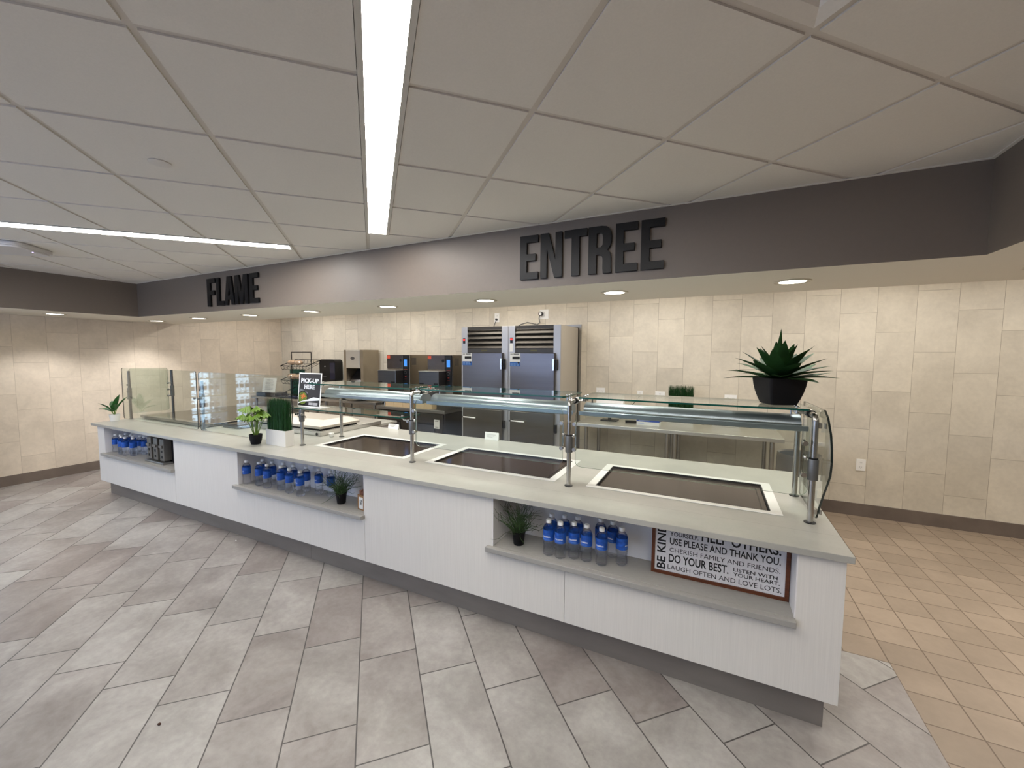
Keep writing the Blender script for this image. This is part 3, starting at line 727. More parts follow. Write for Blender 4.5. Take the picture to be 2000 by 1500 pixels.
# PICK-UP HERE sign in an acrylic holder
t = thing('pickup_sign', 'charcoal PICK-UP HERE sign in a slanted white-edged acrylic holder on the low glass shelf', 'sign', (-3.305, 2.51, 1.2095))
TL = .10; W_, H_ = .30, .315
def sp(x, z, d=0): # point on slanted board
    c, s_ = math.cos(TL), math.sin(TL); return (x, z*s_*1.0-d*c, z*c+d*s_*0+.004)
def board(m, pts, d0, d1, mi=0):
    n = len(pts); vs = [sp(x, z, d0) for x, z in pts]+[sp(x, z, d1) for x, z in pts]
    return m.add(vs, [list(range(n))[::-1], list(range(n, 2*n))]+[(i, (i+1) % n, (i+1) % n+n, i+n) for i in range(n)], mi)
R4 = lambda x0, x1, z0, z1: [(x0, z0), (x1, z0), (x1, z1), (x0, z1)]
hold = board(MB(), R4(-W_/2, W_/2, 0, H_), 0, .004); hold.box(-W_/2, W_/2, .0, .10, .0005, .004); hold.build('holder', M_WHITE, t)
po = board(MB(), R4(-W_/2+.009, W_/2-.009, .012, H_-.01), .0042, .0050).build('poster', M_SIGNB, t)
m = MB(); m.text('PICK-UP', (0, 0, 0), (1, 0, 0), (0, 0, 1), .235, .042, .045, bend=lambda x, y: sp(-.118+x, .222+y, .0056))
m.text('HERE', (0, 0, 0), (1, 0, 0), (0, 0, 1), .14, .042, .045, bend=lambda x, y: sp(-.07+x, .166+y, .0056))
m.build('lettering', M_INKW, po)
circ = lambda cx, cz, r, n=28: [(cx+r*math.cos(2*PI*i/n), cz+r*math.sin(2*PI*i/n)) for i in range(n)]
m = board(MB(), [(-.135, .155), (-.115, .168), (-.02, .135), (-.05, .06), (-.14, .07)], .0052, .0054); m.build('napkin_picture', mat('napkin_grey', (126, 126, 132), .6), po)
CR = .057
m = board(MB(), [p_ for p_ in circ(-.084, .082, CR+.012) if p_[0] > -W_/2+.012], .0054, .0056); m.build('bowl_picture', M_BLACK, po)
m = board(MB(), [p_ for p_ in circ(-.084, .082, CR) if p_[0] > -W_/2+.012], .0056, .0058); m.build('salad_picture', M_SALAD, po)
m = MB()
for q in range(9):
    a_, rr_ = random.random()*6.28, random.random()*.035
    board(m, circ(-.078+rr_*math.cos(a_), .09+rr_*math.sin(a_), .007+.006*random.random(), 9), .0058, .0060+.0001*q)
m.build('food_pieces', M_ORANGE, po)
m = board(MB(), [(-.141, .040), (-.08, .058), (-.01, .072), (.06, .094), (.141, .090), (.141, .070), (.06, .062), (-.01, .056), (-.08, .050), (-.141, .028)][::1], .0060, .0069); m.build('white_swoosh', M_INKW, po)
m = board(MB(), R4(.0, .055, .022, .045), .0052, .006); board(m, R4(.063, .118, .022, .045), .0052, .006); m.build('badges', mat('badge_grey', (176, 176, 180), .5), po)

# ---------------- plants ----------------
def add_blades(m, n, x0, x1, y0, y1, z0, hmin, hmax, w=.003, lean=.03, seg=4):
    for _ in range(n):
        x, y = random.uniform(x0, x1), random.uniform(y0, y1); h = random.uniform(hmin, hmax); a = random.random()*PI
        lx, ly = random.gauss(0, lean), random.gauss(0, lean*.6); c, s_ = math.cos(a)*w/2, math.sin(a)*w/2
        vs = []
        for i in range(seg+1):
            t_ = i/seg; px, py = x+lx*t_*t_, y+ly*t_*t_; k = 1-.75*t_
            vs += [(px-c*k, py-s_*k, z0+h*t_), (px+c*k, py+s_*k, z0+h*t_)]
        m.add(vs, [(2*i, 2*i+1, 2*i+3, 2*i+2) for i in range(seg)])
def grass_planter(name, label, loc, wx, wy, hb, hg, nb, rz=0):
    t = thing(name, label, 'potted grass', loc, rz)
    m = MB(); e = .006
    m.box(-wx/2, wx/2, -wy/2, wy/2, .0006, .006)
    for (a, b, c, d) in ((-wx/2, wx/2, -wy/2, -wy/2+e), (-wx/2, wx/2, wy/2-e, wy/2), (-wx/2, -wx/2+e, -wy/2+e, wy/2-e), (wx/2-e, wx/2, -wy/2+e, wy/2-e)): m.box(a, b, c, d, .006, hb)
    m.build('planter_box', M_POTW, t)
    MB().box(-wx/2+e, wx/2-e, -wy/2+e, wy/2-e, .006, hb-.012).build('soil', M_SOIL, t)
    m = MB(); add_blades(m, nb, -wx/2+.01, wx/2-.01, -wy/2+.01, wy/2-.01, hb-.013, (hg-hb)*.84, (hg-hb)*1.05, .0045, .007)
    add_blades(m, nb//30, -wx/2+.01, wx/2-.01, -wy/2+.01, -wy/2+.02, hb-.013, .08, .2, .003, .04, 6)
    o = m.build('grass', M_GREEN3, t); o['kind'] = 'stuff'; return t
grass_planter('grass_planter', 'tall dense artificial grass in a white box next to the PICK-UP HERE sign', (-3.545, 2.385, ZTOP), .275, .085, .143, .43, 1500)
# fan palm
def fan_palm():
    t = thing('fan_palm_plant', 'small yellow-green fan-leaf plant in a black pot on the counter left of the grass planter', 'potted plant', (-3.775, 2.305, ZTOP))
    MB().lathe([(.001, .0008), (.035, .0008), (.040, .004), (.051, .05), (.055, .085), (.055, .092), (.050, .092), (.046, .07), (.001, .07)], n=28, cap=False).build('pot', M_POTB, t, True)
    MB().lathe([(.001, .072), (.047, .072), (.047, .074), (.001, .076)], n=20, cap=False).build('soil', M_SOIL, t)
    st = MB(); lf = MB()
    for i in range(15):
        a = i*2.4; r = .02+.055*(i % 3)/2+.012*random.random(); h = .28+.05*random.random()+(.03 if r < .05 else -.02)
        tip = Vector((r*1.3*math.cos(a), r*1.3*math.sin(a), h)); b = Vector((.012*math.cos(a), .012*math.sin(a), .074))
        st.tube([b, b.lerp(tip, .4)+Vector((0, 0, .02)), b.lerp(tip, .8)+Vector((0, 0, .008)), tip], .003, 6)
        out = Vector((math.cos(a), math.sin(a), .15)).normalized(); sd = Vector((-math.sin(a), math.cos(a), 0)); n_ = 11; vs = [tip]; 
        for k in range(2*n_+1):
            ang = math.radians(-125+250*k/(2*n_)); L = (.075 if k % 2 == 0 else .061)*(1-.15*abs(ang)/2.2)
            p = tip+out*math.cos(ang)*L+sd*math.sin(ang)*L; p.z += (-.018-.05*(L/.075)*(.5+.5*abs(math.sin(ang)))) + (.006 if k % 2 else -.002); vs.append(p)
        lf.add(vs, [(0, k+1, k+2) for k in range(2*n_)])
    st.build('stems', M_STEM, t, True); lf.build('leaves', M_GREEN2, t)
fan_palm()
# broad-leaf plant
t = thing('broad_leaf_plant', 'small green broad-leaf plant in a white pot at the far left counter end', 'potted plant', (-6.565, 2.305, ZTOP))
m = MB(); n_ = 32
prof = [(.001, .0008), (.040, .0008), (.041, .004), (.052, .082), (.052, .086), (.047, .086), (.045, .07), (.001, .07)]
m.lathe(prof, n=n_, cap=False)
m.v = [(x*(1+.02*(i % 2)), y*(1+.02*(i % 2)), z) for i, (x, y, z) in enumerate(m.v)]
m.build('pot', M_POTW, t, True)
MB().lathe([(.001, .071), (.046, .071), (.046, .073), (.001, .075)], n=20, cap=False).build('soil', M_SOIL, t)
m = MB(); st = MB()
for a, el, L, w_ in ((3.4, .35, .21, .075), (2.9, .9, .16, .07), (1.2, 1.1, .19, .075), (-.3, .8, .16, .07), (.4, 1.3, .2, .07), (4.6, .9, .15, .06), (5.5, .5, .14, .06)):
    d_ = Vector((math.cos(a)*math.cos(el), math.sin(a)*math.cos(el), math.sin(el)))
    st.tube([(0, 0, .07), d_*.03+Vector((0, 0, .085)), d_*.05+Vector((0, 0, .10))], .003, 6)
    m.leaf(d_*.045+Vector((0, 0, .098)), d_, L, w_, .45, n=9)
st.build('stems', M_STEM, t); m.build('leaves', M_GREEN5, t, True)
# agave
t = thing('agave_plant', 'dark green spiky agave in a black square pot on the glass shelf at the right', 'potted plant', (.335, 2.69, ZG+.0105), math.radians(22))
m = MB(); q = 2**.5
pr = [(.060, .0006), (.067, .004), (.078, .035), (.088, .07), (.095, .105), (.100, .148), (.094, .148), (.090, .12), (.001, .12)]
vs = []
for r_, h_ in pr:
    for P_ in rr(-r_, r_, -r_, r_, max(r_*.16, .0002), 3): vs.append((P_[0], P_[1], h_))
n_ = 16
m.add(vs, [(k*n_+i, k*n_+(i+1) % n_, (k+1)*n_+(i+1) % n_, (k+1)*n_+i) for k in range(len(pr)-1) for i in range(n_)]+[list(range(n_))[::-1]])
m.build('pot', M_POTB, t, True)
m = MB(); ga = PI*(3-5**.5)
for i in range(34):
    t_ = i/33; el = .1+1.2*t_**1.4; a = i*ga; L = .255-.07*t_+.03*random.random(); 
    d_ = Vector((math.cos(a)*math.cos(el), math.sin(a)*math.cos(el), math.sin(el)))
    m.leaf(Vector((d_.x*.02, d_.y*.02, .135+.02*t_)), d_, L, .084-.018*t_, -.12 if i % 4 == 0 else .22, n=10, fold=.12, tipw=.02)
m.leaf((0, 0, .15), (.05, .1, 1), .27, .035, -.35, up=(0, 1, 0), n=10)
m.build('leaves', M_GREEN1, t, True)
# wiry grass pots in the niches
def wiry(loc, label, seed):
    random.seed(seed)
    t = thing('wiry_grass_plant', label, 'potted grass', loc, 0, 'wiry grass pots in the niches')
    MB().lathe([(.001, .0008), (.029, .0008), (.032, .004), (.040, .075), (.043, .08), (.043, .087), (.038, .087), (.036, .07), (.001, .07)], n=24, cap=False).build('pot', M_POTB, t, True)
    m = MB()
    for i in range(130):
        a = random.random()*2*PI; r0 = random.random()*.024; L = random.uniform(.12, .26); sp_ = random.uniform(.05, .8)
        p = Vector((r0*math.cos(a), r0*math.sin(a), .068)); d_ = Vector((math.cos(a)*sp_, math.sin(a)*sp_, 1)).normalized(); pts = [p.copy()]
        for k in range(7):
            d_ = (d_+Vector((random.gauss(0, .28), random.gauss(0, .28), random.gauss(-.02, .2)))).normalized()
            p = p+d_*L/7
            if abs(p.x) > .125: p.x = math.copysign(.125, p.x)
            p.y = min(p.y, .12); p.z = min(p.z, .295); pts.append(p.copy())
        m.tube(pts, .0011, 4, rs=[.0016-.0001*k for k in range(8)])
    g_ = MB()
    for i in range(120):
        a = random.random()*2*PI; r0 = random.random()*.03; el = random.uniform(.6, 1.4)
        g_.leaf((r0*math.cos(a), r0*math.sin(a), .07), (math.cos(a)*math.cos(el), math.sin(a)*math.cos(el), math.sin(el)), random.uniform(.05, .12), .004, .3, n=4, fold=.1)
    m.build('twigs', M_GREEN4, t)['kind'] = 'stuff'; g_.build('grass', mat('soft_grass', (74, 104, 60), .6, noise=.3, nscale=50), t)['kind'] = 'stuff'
wiry((-1.045, 2.235, .525), 'curly wiry grass in a small black pot in the right niche, left of the bottles', 3)
wiry((-2.595, 2.235, .525), 'curly wiry grass in a small black pot in the middle niche, right of the bottles', 11)
random.seed(5)

# ---------------- water bottles ----------------
def bottle():
    t = thing('water_bottle', 'x', 'bottle', (0, 0, 0))
    pr = [(.001, .004), (.016, .0025), (.024, .0), (.029, .002), (.033, .012), (.0335, .03), (.031, .040), (.0298, .052), (.031, .063), (.0335, .074), (.0335, .082), (.0326, .092), (.0326, .158), (.0318, .163), (.028, .174), (.0205, .184), (.0145, .190), (.0135, .196), (.0135, .203), (.001, .203)]
    n = 24; m = MB().lathe(pr, n=n, cap=False)
    vs = []
    for k, v in enumerate(m.v):
        i = k % n; z = v[2]; w_ = 1.0
        if z < .008: w_ = 1-.10*abs(math.sin(2.5*2*PI*i/n))
        vs.append((v[0]*w_, v[1]*w_, z+(.0035 if z < .001 and (i*5//n*n//5 == i) else 0)))
    m.v = vs; m.build('body', M_WATER, t, True)
    l = MB().lathe([(.0332, .094), (.0332, .157)], n=32, cap=False).build('label', M_LABEL, t, True)
    b = lambda z0, r=.0337: (lambda x, y: (r*math.cos((x-.026)/r-PI/2), r*math.sin((x-.026)/r-PI/2), z0+y))
    m = MB().text('AQUAFINA', (0, 0, 0), (1, 0, 0), (0, 0, 1), .052, .0105, .03, bend=b(.112)); m.build('brand_lettering', M_INKW, l)
    m = MB(); bb = b(.104)
    for y0, y1 in ((0, .0016), (-.005, -.0042)):
        vs = []
        for i in range(9): vs += [bb(.002+.006*i, y0), bb(.002+.006*i, y1)]
        m.add(vs, [(2*i, 2*i+2, 2*i+3, 2*i+1) for i in range(8)])
    m.build('label_stripe', mat('label_stripe_blue', (120, 165, 225), .4), l)
    c = MB().lathe([(.0150, .194), (.0152, .195), (.0152, .210), (.0142, .213), (.001, .213)], n=24); c.build('cap', M_WHITE, t, True)
    return t
N3F = [(-.832, 2.196), (-.758, 2.193), (-.686, 2.226), (-.612, 2.226), (-.524, 2.222), (-.423, 2.276)]
N3B = [(-.846, 2.285), (-.768, 2.300), (-.690, 2.312), (-.560, 2.345), (-.487, 2.340)]
N2F = [(-3.750, 2.197), (-3.598, 2.215), (-3.467, 2.204), (-3.31, 2.224), (-3.178, 2.209), (-3.030, 2.199)]
N2B = [(-3.665, 2.290), (-3.520, 2.285), (-3.385, 2.300), (-3.245, 2.295), (-3.100, 2.310), (-2.95, 2.315), (-2.80, 2.310)]
N1F = [(-6.34, 2.22), (-6.245, 2.235), (-6.135, 2.200), (-6.035, 2.195), (-5.925, 2.225)]
N1B = [(-6.30, 2.30), (-6.215, 2.325), (-6.135, 2.285), (-6.055, 2.275), (-5.985, 2.315), (-5.895, 2.315)]
bt = bottle(); used = False
for rows, nm in (((N3F, N3B), 'right niche'), ((N2F, N2B), 'middle niche'), ((N1F, N1B), 'left niche')):
    for r_, row in enumerate(rows):
        for i, (x, y) in enumerate(row):
            lb = 'water bottle with blue label in the %s, %s row, %s from the left' % (nm, ['front', 'back'][r_], ORD[i])
            rz = math.atan2(x, -y)*0+math.radians(-22 if nm != 'right niche' else random.uniform(-18, 14))
            rz = math.radians({'right niche': 12, 'middle niche': 38, 'left niche': 55}[nm]*-1+random.uniform(-22, 14))
            if nm == 'right niche' and r_ == 0 and i == 5: rz = math.radians(85)
            if not used: bt.location = (x, y, .5253); bt.rotation_euler.z = rz; bt['label'] = lb; bt['group'] = 'water bottles in the '+nm; used = True
            else: dup(bt, (x, y, .5253), rz, lb, 'water bottles in the '+nm)

# framed word board
t = thing('word_board', 'white framed board reading BE KIND and other sayings, brown wood frame, in the right niche', 'sign', (0, 2.275, .5256))
x0, x1, hB, fw = -.262, .368, .308, .017
m = MB()
for a, b, c, d in ((x0, x1, 0, fw), (x0, x1, hB-fw, hB), (x0, x0+fw, fw, hB-fw), (x1-fw, x1, fw, hB-fw)): m.box(a, b, -.004, .034, c, d)
m.build('frame', M_WOOD, t)
pn = MB().box(x0+fw, x1-fw, .003, .012, fw, hB-fw).build('panel', mat('whitewashed_board', (214, 212, 214), .6, noise=.06, nscale=30, stretch=(8, 1, 1)), t)
m = MB(); yy = .0024; o_ = .5256
def tx(s_, xa, xb, za, zb, bold=.012): m.text(s_, (xa, yy, za-o_), (1, 0, 0), (0, 0, 1), xb-xa, zb-za, bold)
m.text('BE KIND.', (-.190, yy, .552-o_), (0, 0, 1), (-1, 0, 0), .262, .044, .02)
tx('BELIEVE IN', -.171, -.033, .776, .797); tx('YOURSELF.', -.171, -.033, .743, .766)
tx('HELP OTHERS.', -.018, .330, .742, .797, .02)
tx('USE PLEASE AND THANK YOU.', -.171, .330, .694, .731, .016)
tx('CHERISH FAMILY AND FRIENDS.', -.171, .330, .653, .677, .0)
tx('DO YOUR BEST.', -.174, .110, .597, .642, .02)
tx('LISTEN WITH', .131, .320, .619, .638); tx('YOUR HEART.', .131, .330, .594, .613)
tx('LAUGH OFTEN AND LOVE LOTS.', -.178, .338, .557, .582, .0)
m.build('lettering', M_INK, pn)
# wooden utensil block in the middle niche
t = thing('wooden_caddy', 'small brown wooden caddy with white tag, right end of the middle niche', 'caddy', (-2.335, 2.225, .5253), math.radians(-8))
MB().box(-.045, .045, -.03, .03, .0, .115).build('box', M_OAK, t, bevel=.002)
MB().box(-.026, .022, -.0315, -.0302, .012, .100).build('tag', M_PAPER, t)
m = MB().text('EAT', (-.014, -.0318, .04), (1, 0, 0), (0, 0, 1), .03, .04, .04); m.build('print', M_INK, t)
m = MB()
for i in range(3):
    for j in range(2): m.cyl((-.028+.028*i, -.012+.024*j, .115), (-.028+.028*i, -.012+.024*j, .145-.006*i), .010, 12)
m.build('rolls', mat('brown_roll', (150, 104, 84), .6), t, True)
# grey dispenser in the left niche
t = thing('cup_dispenser', 'grey and black metal dispenser standing at the right end of the left niche', 'dispenser', (-5.33, 2.262, .5253), math.radians(0))
MB().box(-.19, .24, .0, .10, .0, .285).build('back_body', mat('dispenser_dark', (52, 50, 50), .45, .4), t, bevel=.004)
m = MB()
for i in range(3):
    a = -.185+.132*i; m.box(a, a+.085, -.075, -.001, .03, .265); m.box(a+.01, a+.075, -.09, -.076, .17, .20)
m.build('columns', mat('dispenser_grey', (128, 124, 118), .4, .6), t, bevel=.005)
m = MB()
for i in range(3): a = -.185+.132*i; m.box(a+.03, a+.055, -.078, -.0755, .06, .085); m.box(a+.03, a+.055, -.078, -.0755, .12, .145)
m.build('buttons', M_BLACK, t)
MB().box(-.19, .20, -.10, -.01, .0, .022).build('drip_tray', M_STEEL, t, bevel=.004)

for (x, y, m_c, lb) in ((-2.219, .866, mat('dark_crumb', (60, 34, 22), .8), 'tiny dark brown crumb on a grey floor tile at the lower left'), (-3.838, 2.128, M_PAPER, 'tiny white crumb on the floor near the counter kick plate')):
    tag(MB().ball((x, y, .003), .007, 6, (1.3, .9, .4)).build('crumb', m_c), lb, 'crumb', 'crumbs on the floor')
# ---------------- wall letters ----------------
def letter_polys(ch):
    s_ = .30 # stroke as part of width
    v = .155
    if ch == 'E': return [[(0, 0), (1, 0), (1, v), (.36, v), (.36, .425), (.86, .425), (.86, .575), (.36, .575), (.36, 1-v), (1, 1-v), (1, 1), (0, 1)]]
    if ch == 'F': return [[(0, 0), (.38, 0), (.38, .41), (.88, .41), (.88, .565), (.38, .565), (.38, 1-v), (1, 1-v), (1, 1), (0, 1)]]
    if ch == 'L': return [[(0, 0), (1, 0), (1, v), (.40, v), (.40, 1), (0, 1)]]
    if ch == 'T': return [[(.33, 0), (.67, 0), (.67, 1-v), (1, 1-v), (1, 1), (0, 1), (0, 1-v), (.33, 1-v)]]
    if ch == 'N': return [[(0, 0), (.29, 0), (.29, .68), (.66, 0), (1, 0), (1, 1), (.71, 1), (.71, .36), (.38, 1), (0, 1)]]
    if ch == 'M': return [[(0, 0), (.22, 0), (.22, .66), (.41, 0), (.59, 0), (.78, .66), (.78, 0), (1, 0), (1, 1), (.68, 1), (.5, .40), (.32, 1), (0, 1)]]
    if ch == 'A': return [[(0, 0), (.30, 0), (.345, .18), (.655, .18), (.70, 0), (1, 0), (.70, 1), (.30, 1)], [(.38, .32), (.62, .32), (.5, .80)]]
    if ch == 'R':
        o = [(0, 0), (.34, 0), (.34, .40), (.50, .40), (.60, .36), (.62, .30), (.62, .10), (.64, 0), (.98, 0), (.96, .08), (.96, .32), (.93, .42), (.80, .49), (.92, .56), (.97, .66), (.97, .80), (.90, .92), (.76, .98), (.55, 1), (0, 1)]
        return [o, [(.34, .55), (.52, .55), (.61, .60), (.62, .68), (.62, .76), (.60, .83), (.52, .86), (.34, .86)]]
def wall_letter(ch, x0, x1, z0, z1, label, group):
    cu = bpy.data.curves.new('l', 'CURVE'); cu.dimensions = '2D'; cu.fill_mode = 'BOTH'; cu.extrude = .009; cu.bevel_depth = .0012
    for P_ in letter_polys(ch):
        sp_ = cu.splines.new('POLY'); sp_.points.add(len(P_)-1); sp_.use_cyclic_u = True
        for i, (a, b) in enumerate(P_): sp_.points[i].co = (a*(x1-x0), b*(z1-z0), 0, 1)
    o = bpy.data.objects.new('l', cu); COL.objects.link(o); bpy.context.view_layer.update()
    me = bpy.data.meshes.new_from_object(o); bpy.data.objects.remove(o)
    me.materials.clear(); me.materials.append(M_LETTER); me.name = 'letter'
    q = bpy.data.objects.new('sign_letter', me); COL.objects.link(q); q.rotation_euler = (PI/2, 0, 0); q.location = (x0, YS-.0115, z0)
    tag(q, label, 'letter', group)
for i, (ch, a, b) in enumerate([('E', -1.266, -1.130), ('N', -1.109, -.953), ('T', -.934, -.779), ('R', -.766, -.612), ('E', -.588, -.452), ('E', -.429, -.292)]):
    wall_letter(ch, a, b, 2.240, 2.543, 'raised black letter %s, %s letter of the word ENTREE on the fascia' % (ch, ORD[i]), 'letters of ENTREE')
for i, (ch, a, b) in enumerate([('F', -5.218, -5.062), ('L', -5.035, -4.900), ('A', -4.885, -4.705), ('M', -4.690, -4.465), ('E', -4.430, -4.285)]):
    wall_letter(ch, a, b, 2.237, 2.545, 'raised black letter %s, %s letter of the word FLAME on the fascia' % (ch, ORD[i]), 'letters of FLAME')

# ---------------- kitchen: refrigerators ----------------
def fridge(x0, x1, label, lbl2):
    w_ = x1-x0; t = thing('reach_in_refrigerator', label, 'refrigerator', ((x0+x1)/2, 4.75, 0), 0, 'reach-in refrigerators')
    h = w_/2; D_ = .69; ZT_ = 2.075
    m = MB()
    m.box(-h, -h+.018, .0, D_, .15, ZT_).box(h-.018, h, .0, D_, .15, ZT_).box(-h+.018, h-.018, D_-.02, D_, .15, ZT_).box(-h+.018, h-.018, .06, D_-.02, ZT_-.018, ZT_).box(-h+.018, h-.018, .0, D_-.02, .15, .17).box(-h+.018, h-.018, .012, .04, .17, 1.74)
    m.build('cabinet', mat('fridge_side', (182, 176, 166), .45, .3), t)
    m = MB(); m.box(-h+.001, -h+.095, -.012, -.001, .15, ZT_).box(h-.095, h-.001, -.012, -.001, .15, ZT_).box(-h+.095, h-.095, -.012, -.001, .985, 1.015)
    m.build('front_frame', M_ALU, t, bevel=.002)
    # louvred top
    m = MB(); m.box(-h+.096, h-.096, -.010, -.001, 2.035, ZT_).box(-h+.096, h-.096, -.010, -.001, 1.73, 1.785)
    for k in range(4):
        z = 1.79+.062*k
        m.add([(-h+.097, -.012, z), (h-.097, -.012, z), (h-.097, -.008, z+.004), (-h+.097, -.008, z+.004), (-h+.097, .022, z+.060), (h-.097, .022, z+.060)], [(0, 1, 2, 3), (3, 2, 5, 4)])
    m.build('louvre_panel', mat('louvre_steel', (72, 68, 63), .4, .5), t)
    MB().box(-h+.096, h-.096, .052, .056, 1.785, 2.035).build('louvre_back', M_BLACK, t)
    MB().box(-.045, .045, -.0125, -.0105, 1.748, 1.768).build('badge', mat('brass_badge', (92, 84, 52), .35, .6), t)
    MB().box(-h+.025, -h+.062, -.0135, -.0125, 1.855, 1.925).build('controller', M_BLACK, t)
    MB().box(-h+.030, -h+.056, -.0142, -.0136, 1.895, 1.914).build('red_digits', M_LEDR, t)
    for nm, z0, z1 in (('upper_door', 1.02, 1.728), ('lower_door', .19, .98)):
        d_ = MB().box(-h+.05, h-.062, -.062, -.0135, z0, z1).build(nm, M_DOOR if nm == 'upper_door' else mat('lower_door_steel', (120, 116, 108), .25, .95), t, bevel=.006)
        zc = z0+(z1-z0)*.80 if nm == 'upper_door' else z1-.12
        if nm == 'upper_door':
            m = MB().box(h-.085, h-.055, -.085, -.0625, zc-.075, zc+.075); m.build('handle', M_CHROME, d_, bevel=.004)
            MB().box(h-.054, h-.035, -.06, -.0125, zc-.07, zc+.06).build('latch', M_BLACK, d_)
            MB().box(-h+.05, -h+.195, -.0642, -.0622, z1-.115, z1-.006).build('white_sticker', M_PAPER, d_)
            MB().box(-h+.05, -h+.195, -.0642, -.0622, z1-.168, z1-.116).build('blue_sticker', M_BLUE, d_)
            MB().box(-h+.085, -h+.188, -.0650, -.0643, z1-.080, z1-.045).box(-h+.055, -h+.09, -.0650, -.0643, z1-.02, z1-.013).box(-h+.10, -h+.18, -.0650, -.0643, z1-.02, z1-.011).build('sticker_print', M_INK, d_)
            MB().lathe([(.012, -.0655), (.012, -.0643)], (-h+.172, 0, z1-.125), 14, axis='y').build('sticker_dot', M_INK, d_)
            m = MB()
            for q in range(3):
                for r_ in range(3): m.box(-h+.058+.043*q, -h+.090+.043*q, -.0650, -.0643, z1-.158+.010*r_, z1-.154+.010*r_)
            m.build('sticker_lines', mat('pale_blue_print', (150, 190, 235), .5), d_)
        else:
            m = MB().cyl((-h+.085, -.10, zc), (-h+.27, -.10, zc-.004), .0085, 12); m.build('handle', M_WHITE, d_, True)
            MB().cyl((-h+.06, -.10, zc), (-h+.085, -.10, zc), .011, 12).cyl((-h+.07, -.10, zc), (-h+.07, -.062, zc), .006, 8).build('handle_mount', M_BLACK, d_)
            MB().box(h-.054, h-.035, -.055, -.0125, zc-.12, zc-.02).build('latch', M_BLACK, d_)
    m = MB()
    for sx in (-1, 1):
        for y_ in (.06, .62): m.cyl((sx*(h-.06), y_, .0), (sx*(h-.06), y_, .15), .022, 12)
    for sx in (-1, 1):
        for i_, y_ in enumerate((.06, .62)): MB().cyl((sx*(h-.06), y_, .0), (sx*(h-.06), y_, .15), .022, 12).build('leg', M_CHROME, t, True)
    if lbl2: MB().box(-h+.020, -h+.066, -.0135, -.0125, 1.745, 1.85).build('paper_strip', M_PAPER, t)
    return t
fridge(-3.103, -2.386, 'tall steel reach-in refrigerator with louvred top, the left of the pair', False)
fridge(-2.383, -1.668, 'tall louvred steel refrigerator with a white paper strip, the right of the pair', True)
# under-counter refrigerator with worktop
t = thing('worktop_refrigerator', 'low dark steel refrigerator with a worktop, left of the tall refrigerators', 'refrigerator', (-4.05, 4.80, 0))
MB().box(-.655, .625, .0, .64, .14, .845).build('cabinet', mat('undercounter_steel', (92, 88, 84), .32, .85), t, bevel=.004)
MB().box(-.66, .64, -.04, .65, .85, .90).build('worktop', M_STEEL, t, bevel=.008)
for i, (a, b) in enumerate(((-.645, -.01), (.01, .60))):
    d_ = MB().box(a, b, -.03, -.001, .17, .835).build('door', mat('undercounter_steel'  , (92, 88, 84)), t, bevel=.004)
    c = (a+b)/2
    MB().add([(c-.16, -.0305, .70), (c+.15, -.0305, .70), (c+.17, -.0305, .53), (c+.155, -.0305, .53), (c+.14, -.0305, .675), (c-.145, -.0305, .675), (c-.165, -.0305, .53), (c-.18, -.0305, .53)], [(0, 7, 6, 5), (0, 5, 4, 1), (1, 4, 3, 2)]).build('handle_recess', M_BLACK, d_)
    MB().add([(c-.145, -.031, .674), (c+.14, -.031, .674), (c+.155, -.031, .53), (c-.165, -.031, .53)], [(0, 1, 2, 3)]).build('handle_plate', M_STEELD, d_)
    if i: MB().box(b-.155, b-.055, -.032, -.0302, .63, .76).build('notice', M_PAPER, d_); MB().box(b-.135, b-.075, -.033, -.0321, .735, .74).box(b-.135, b-.075, -.033, -.0321, .65, .655).build('notice_print', M_INK, d_)
for x in (-.6, .57):
    for y in (.05, .58): MB().cyl((x, y, 0), (x, y, .14), .02, 12).build('leg', M_CHROME, t, True)
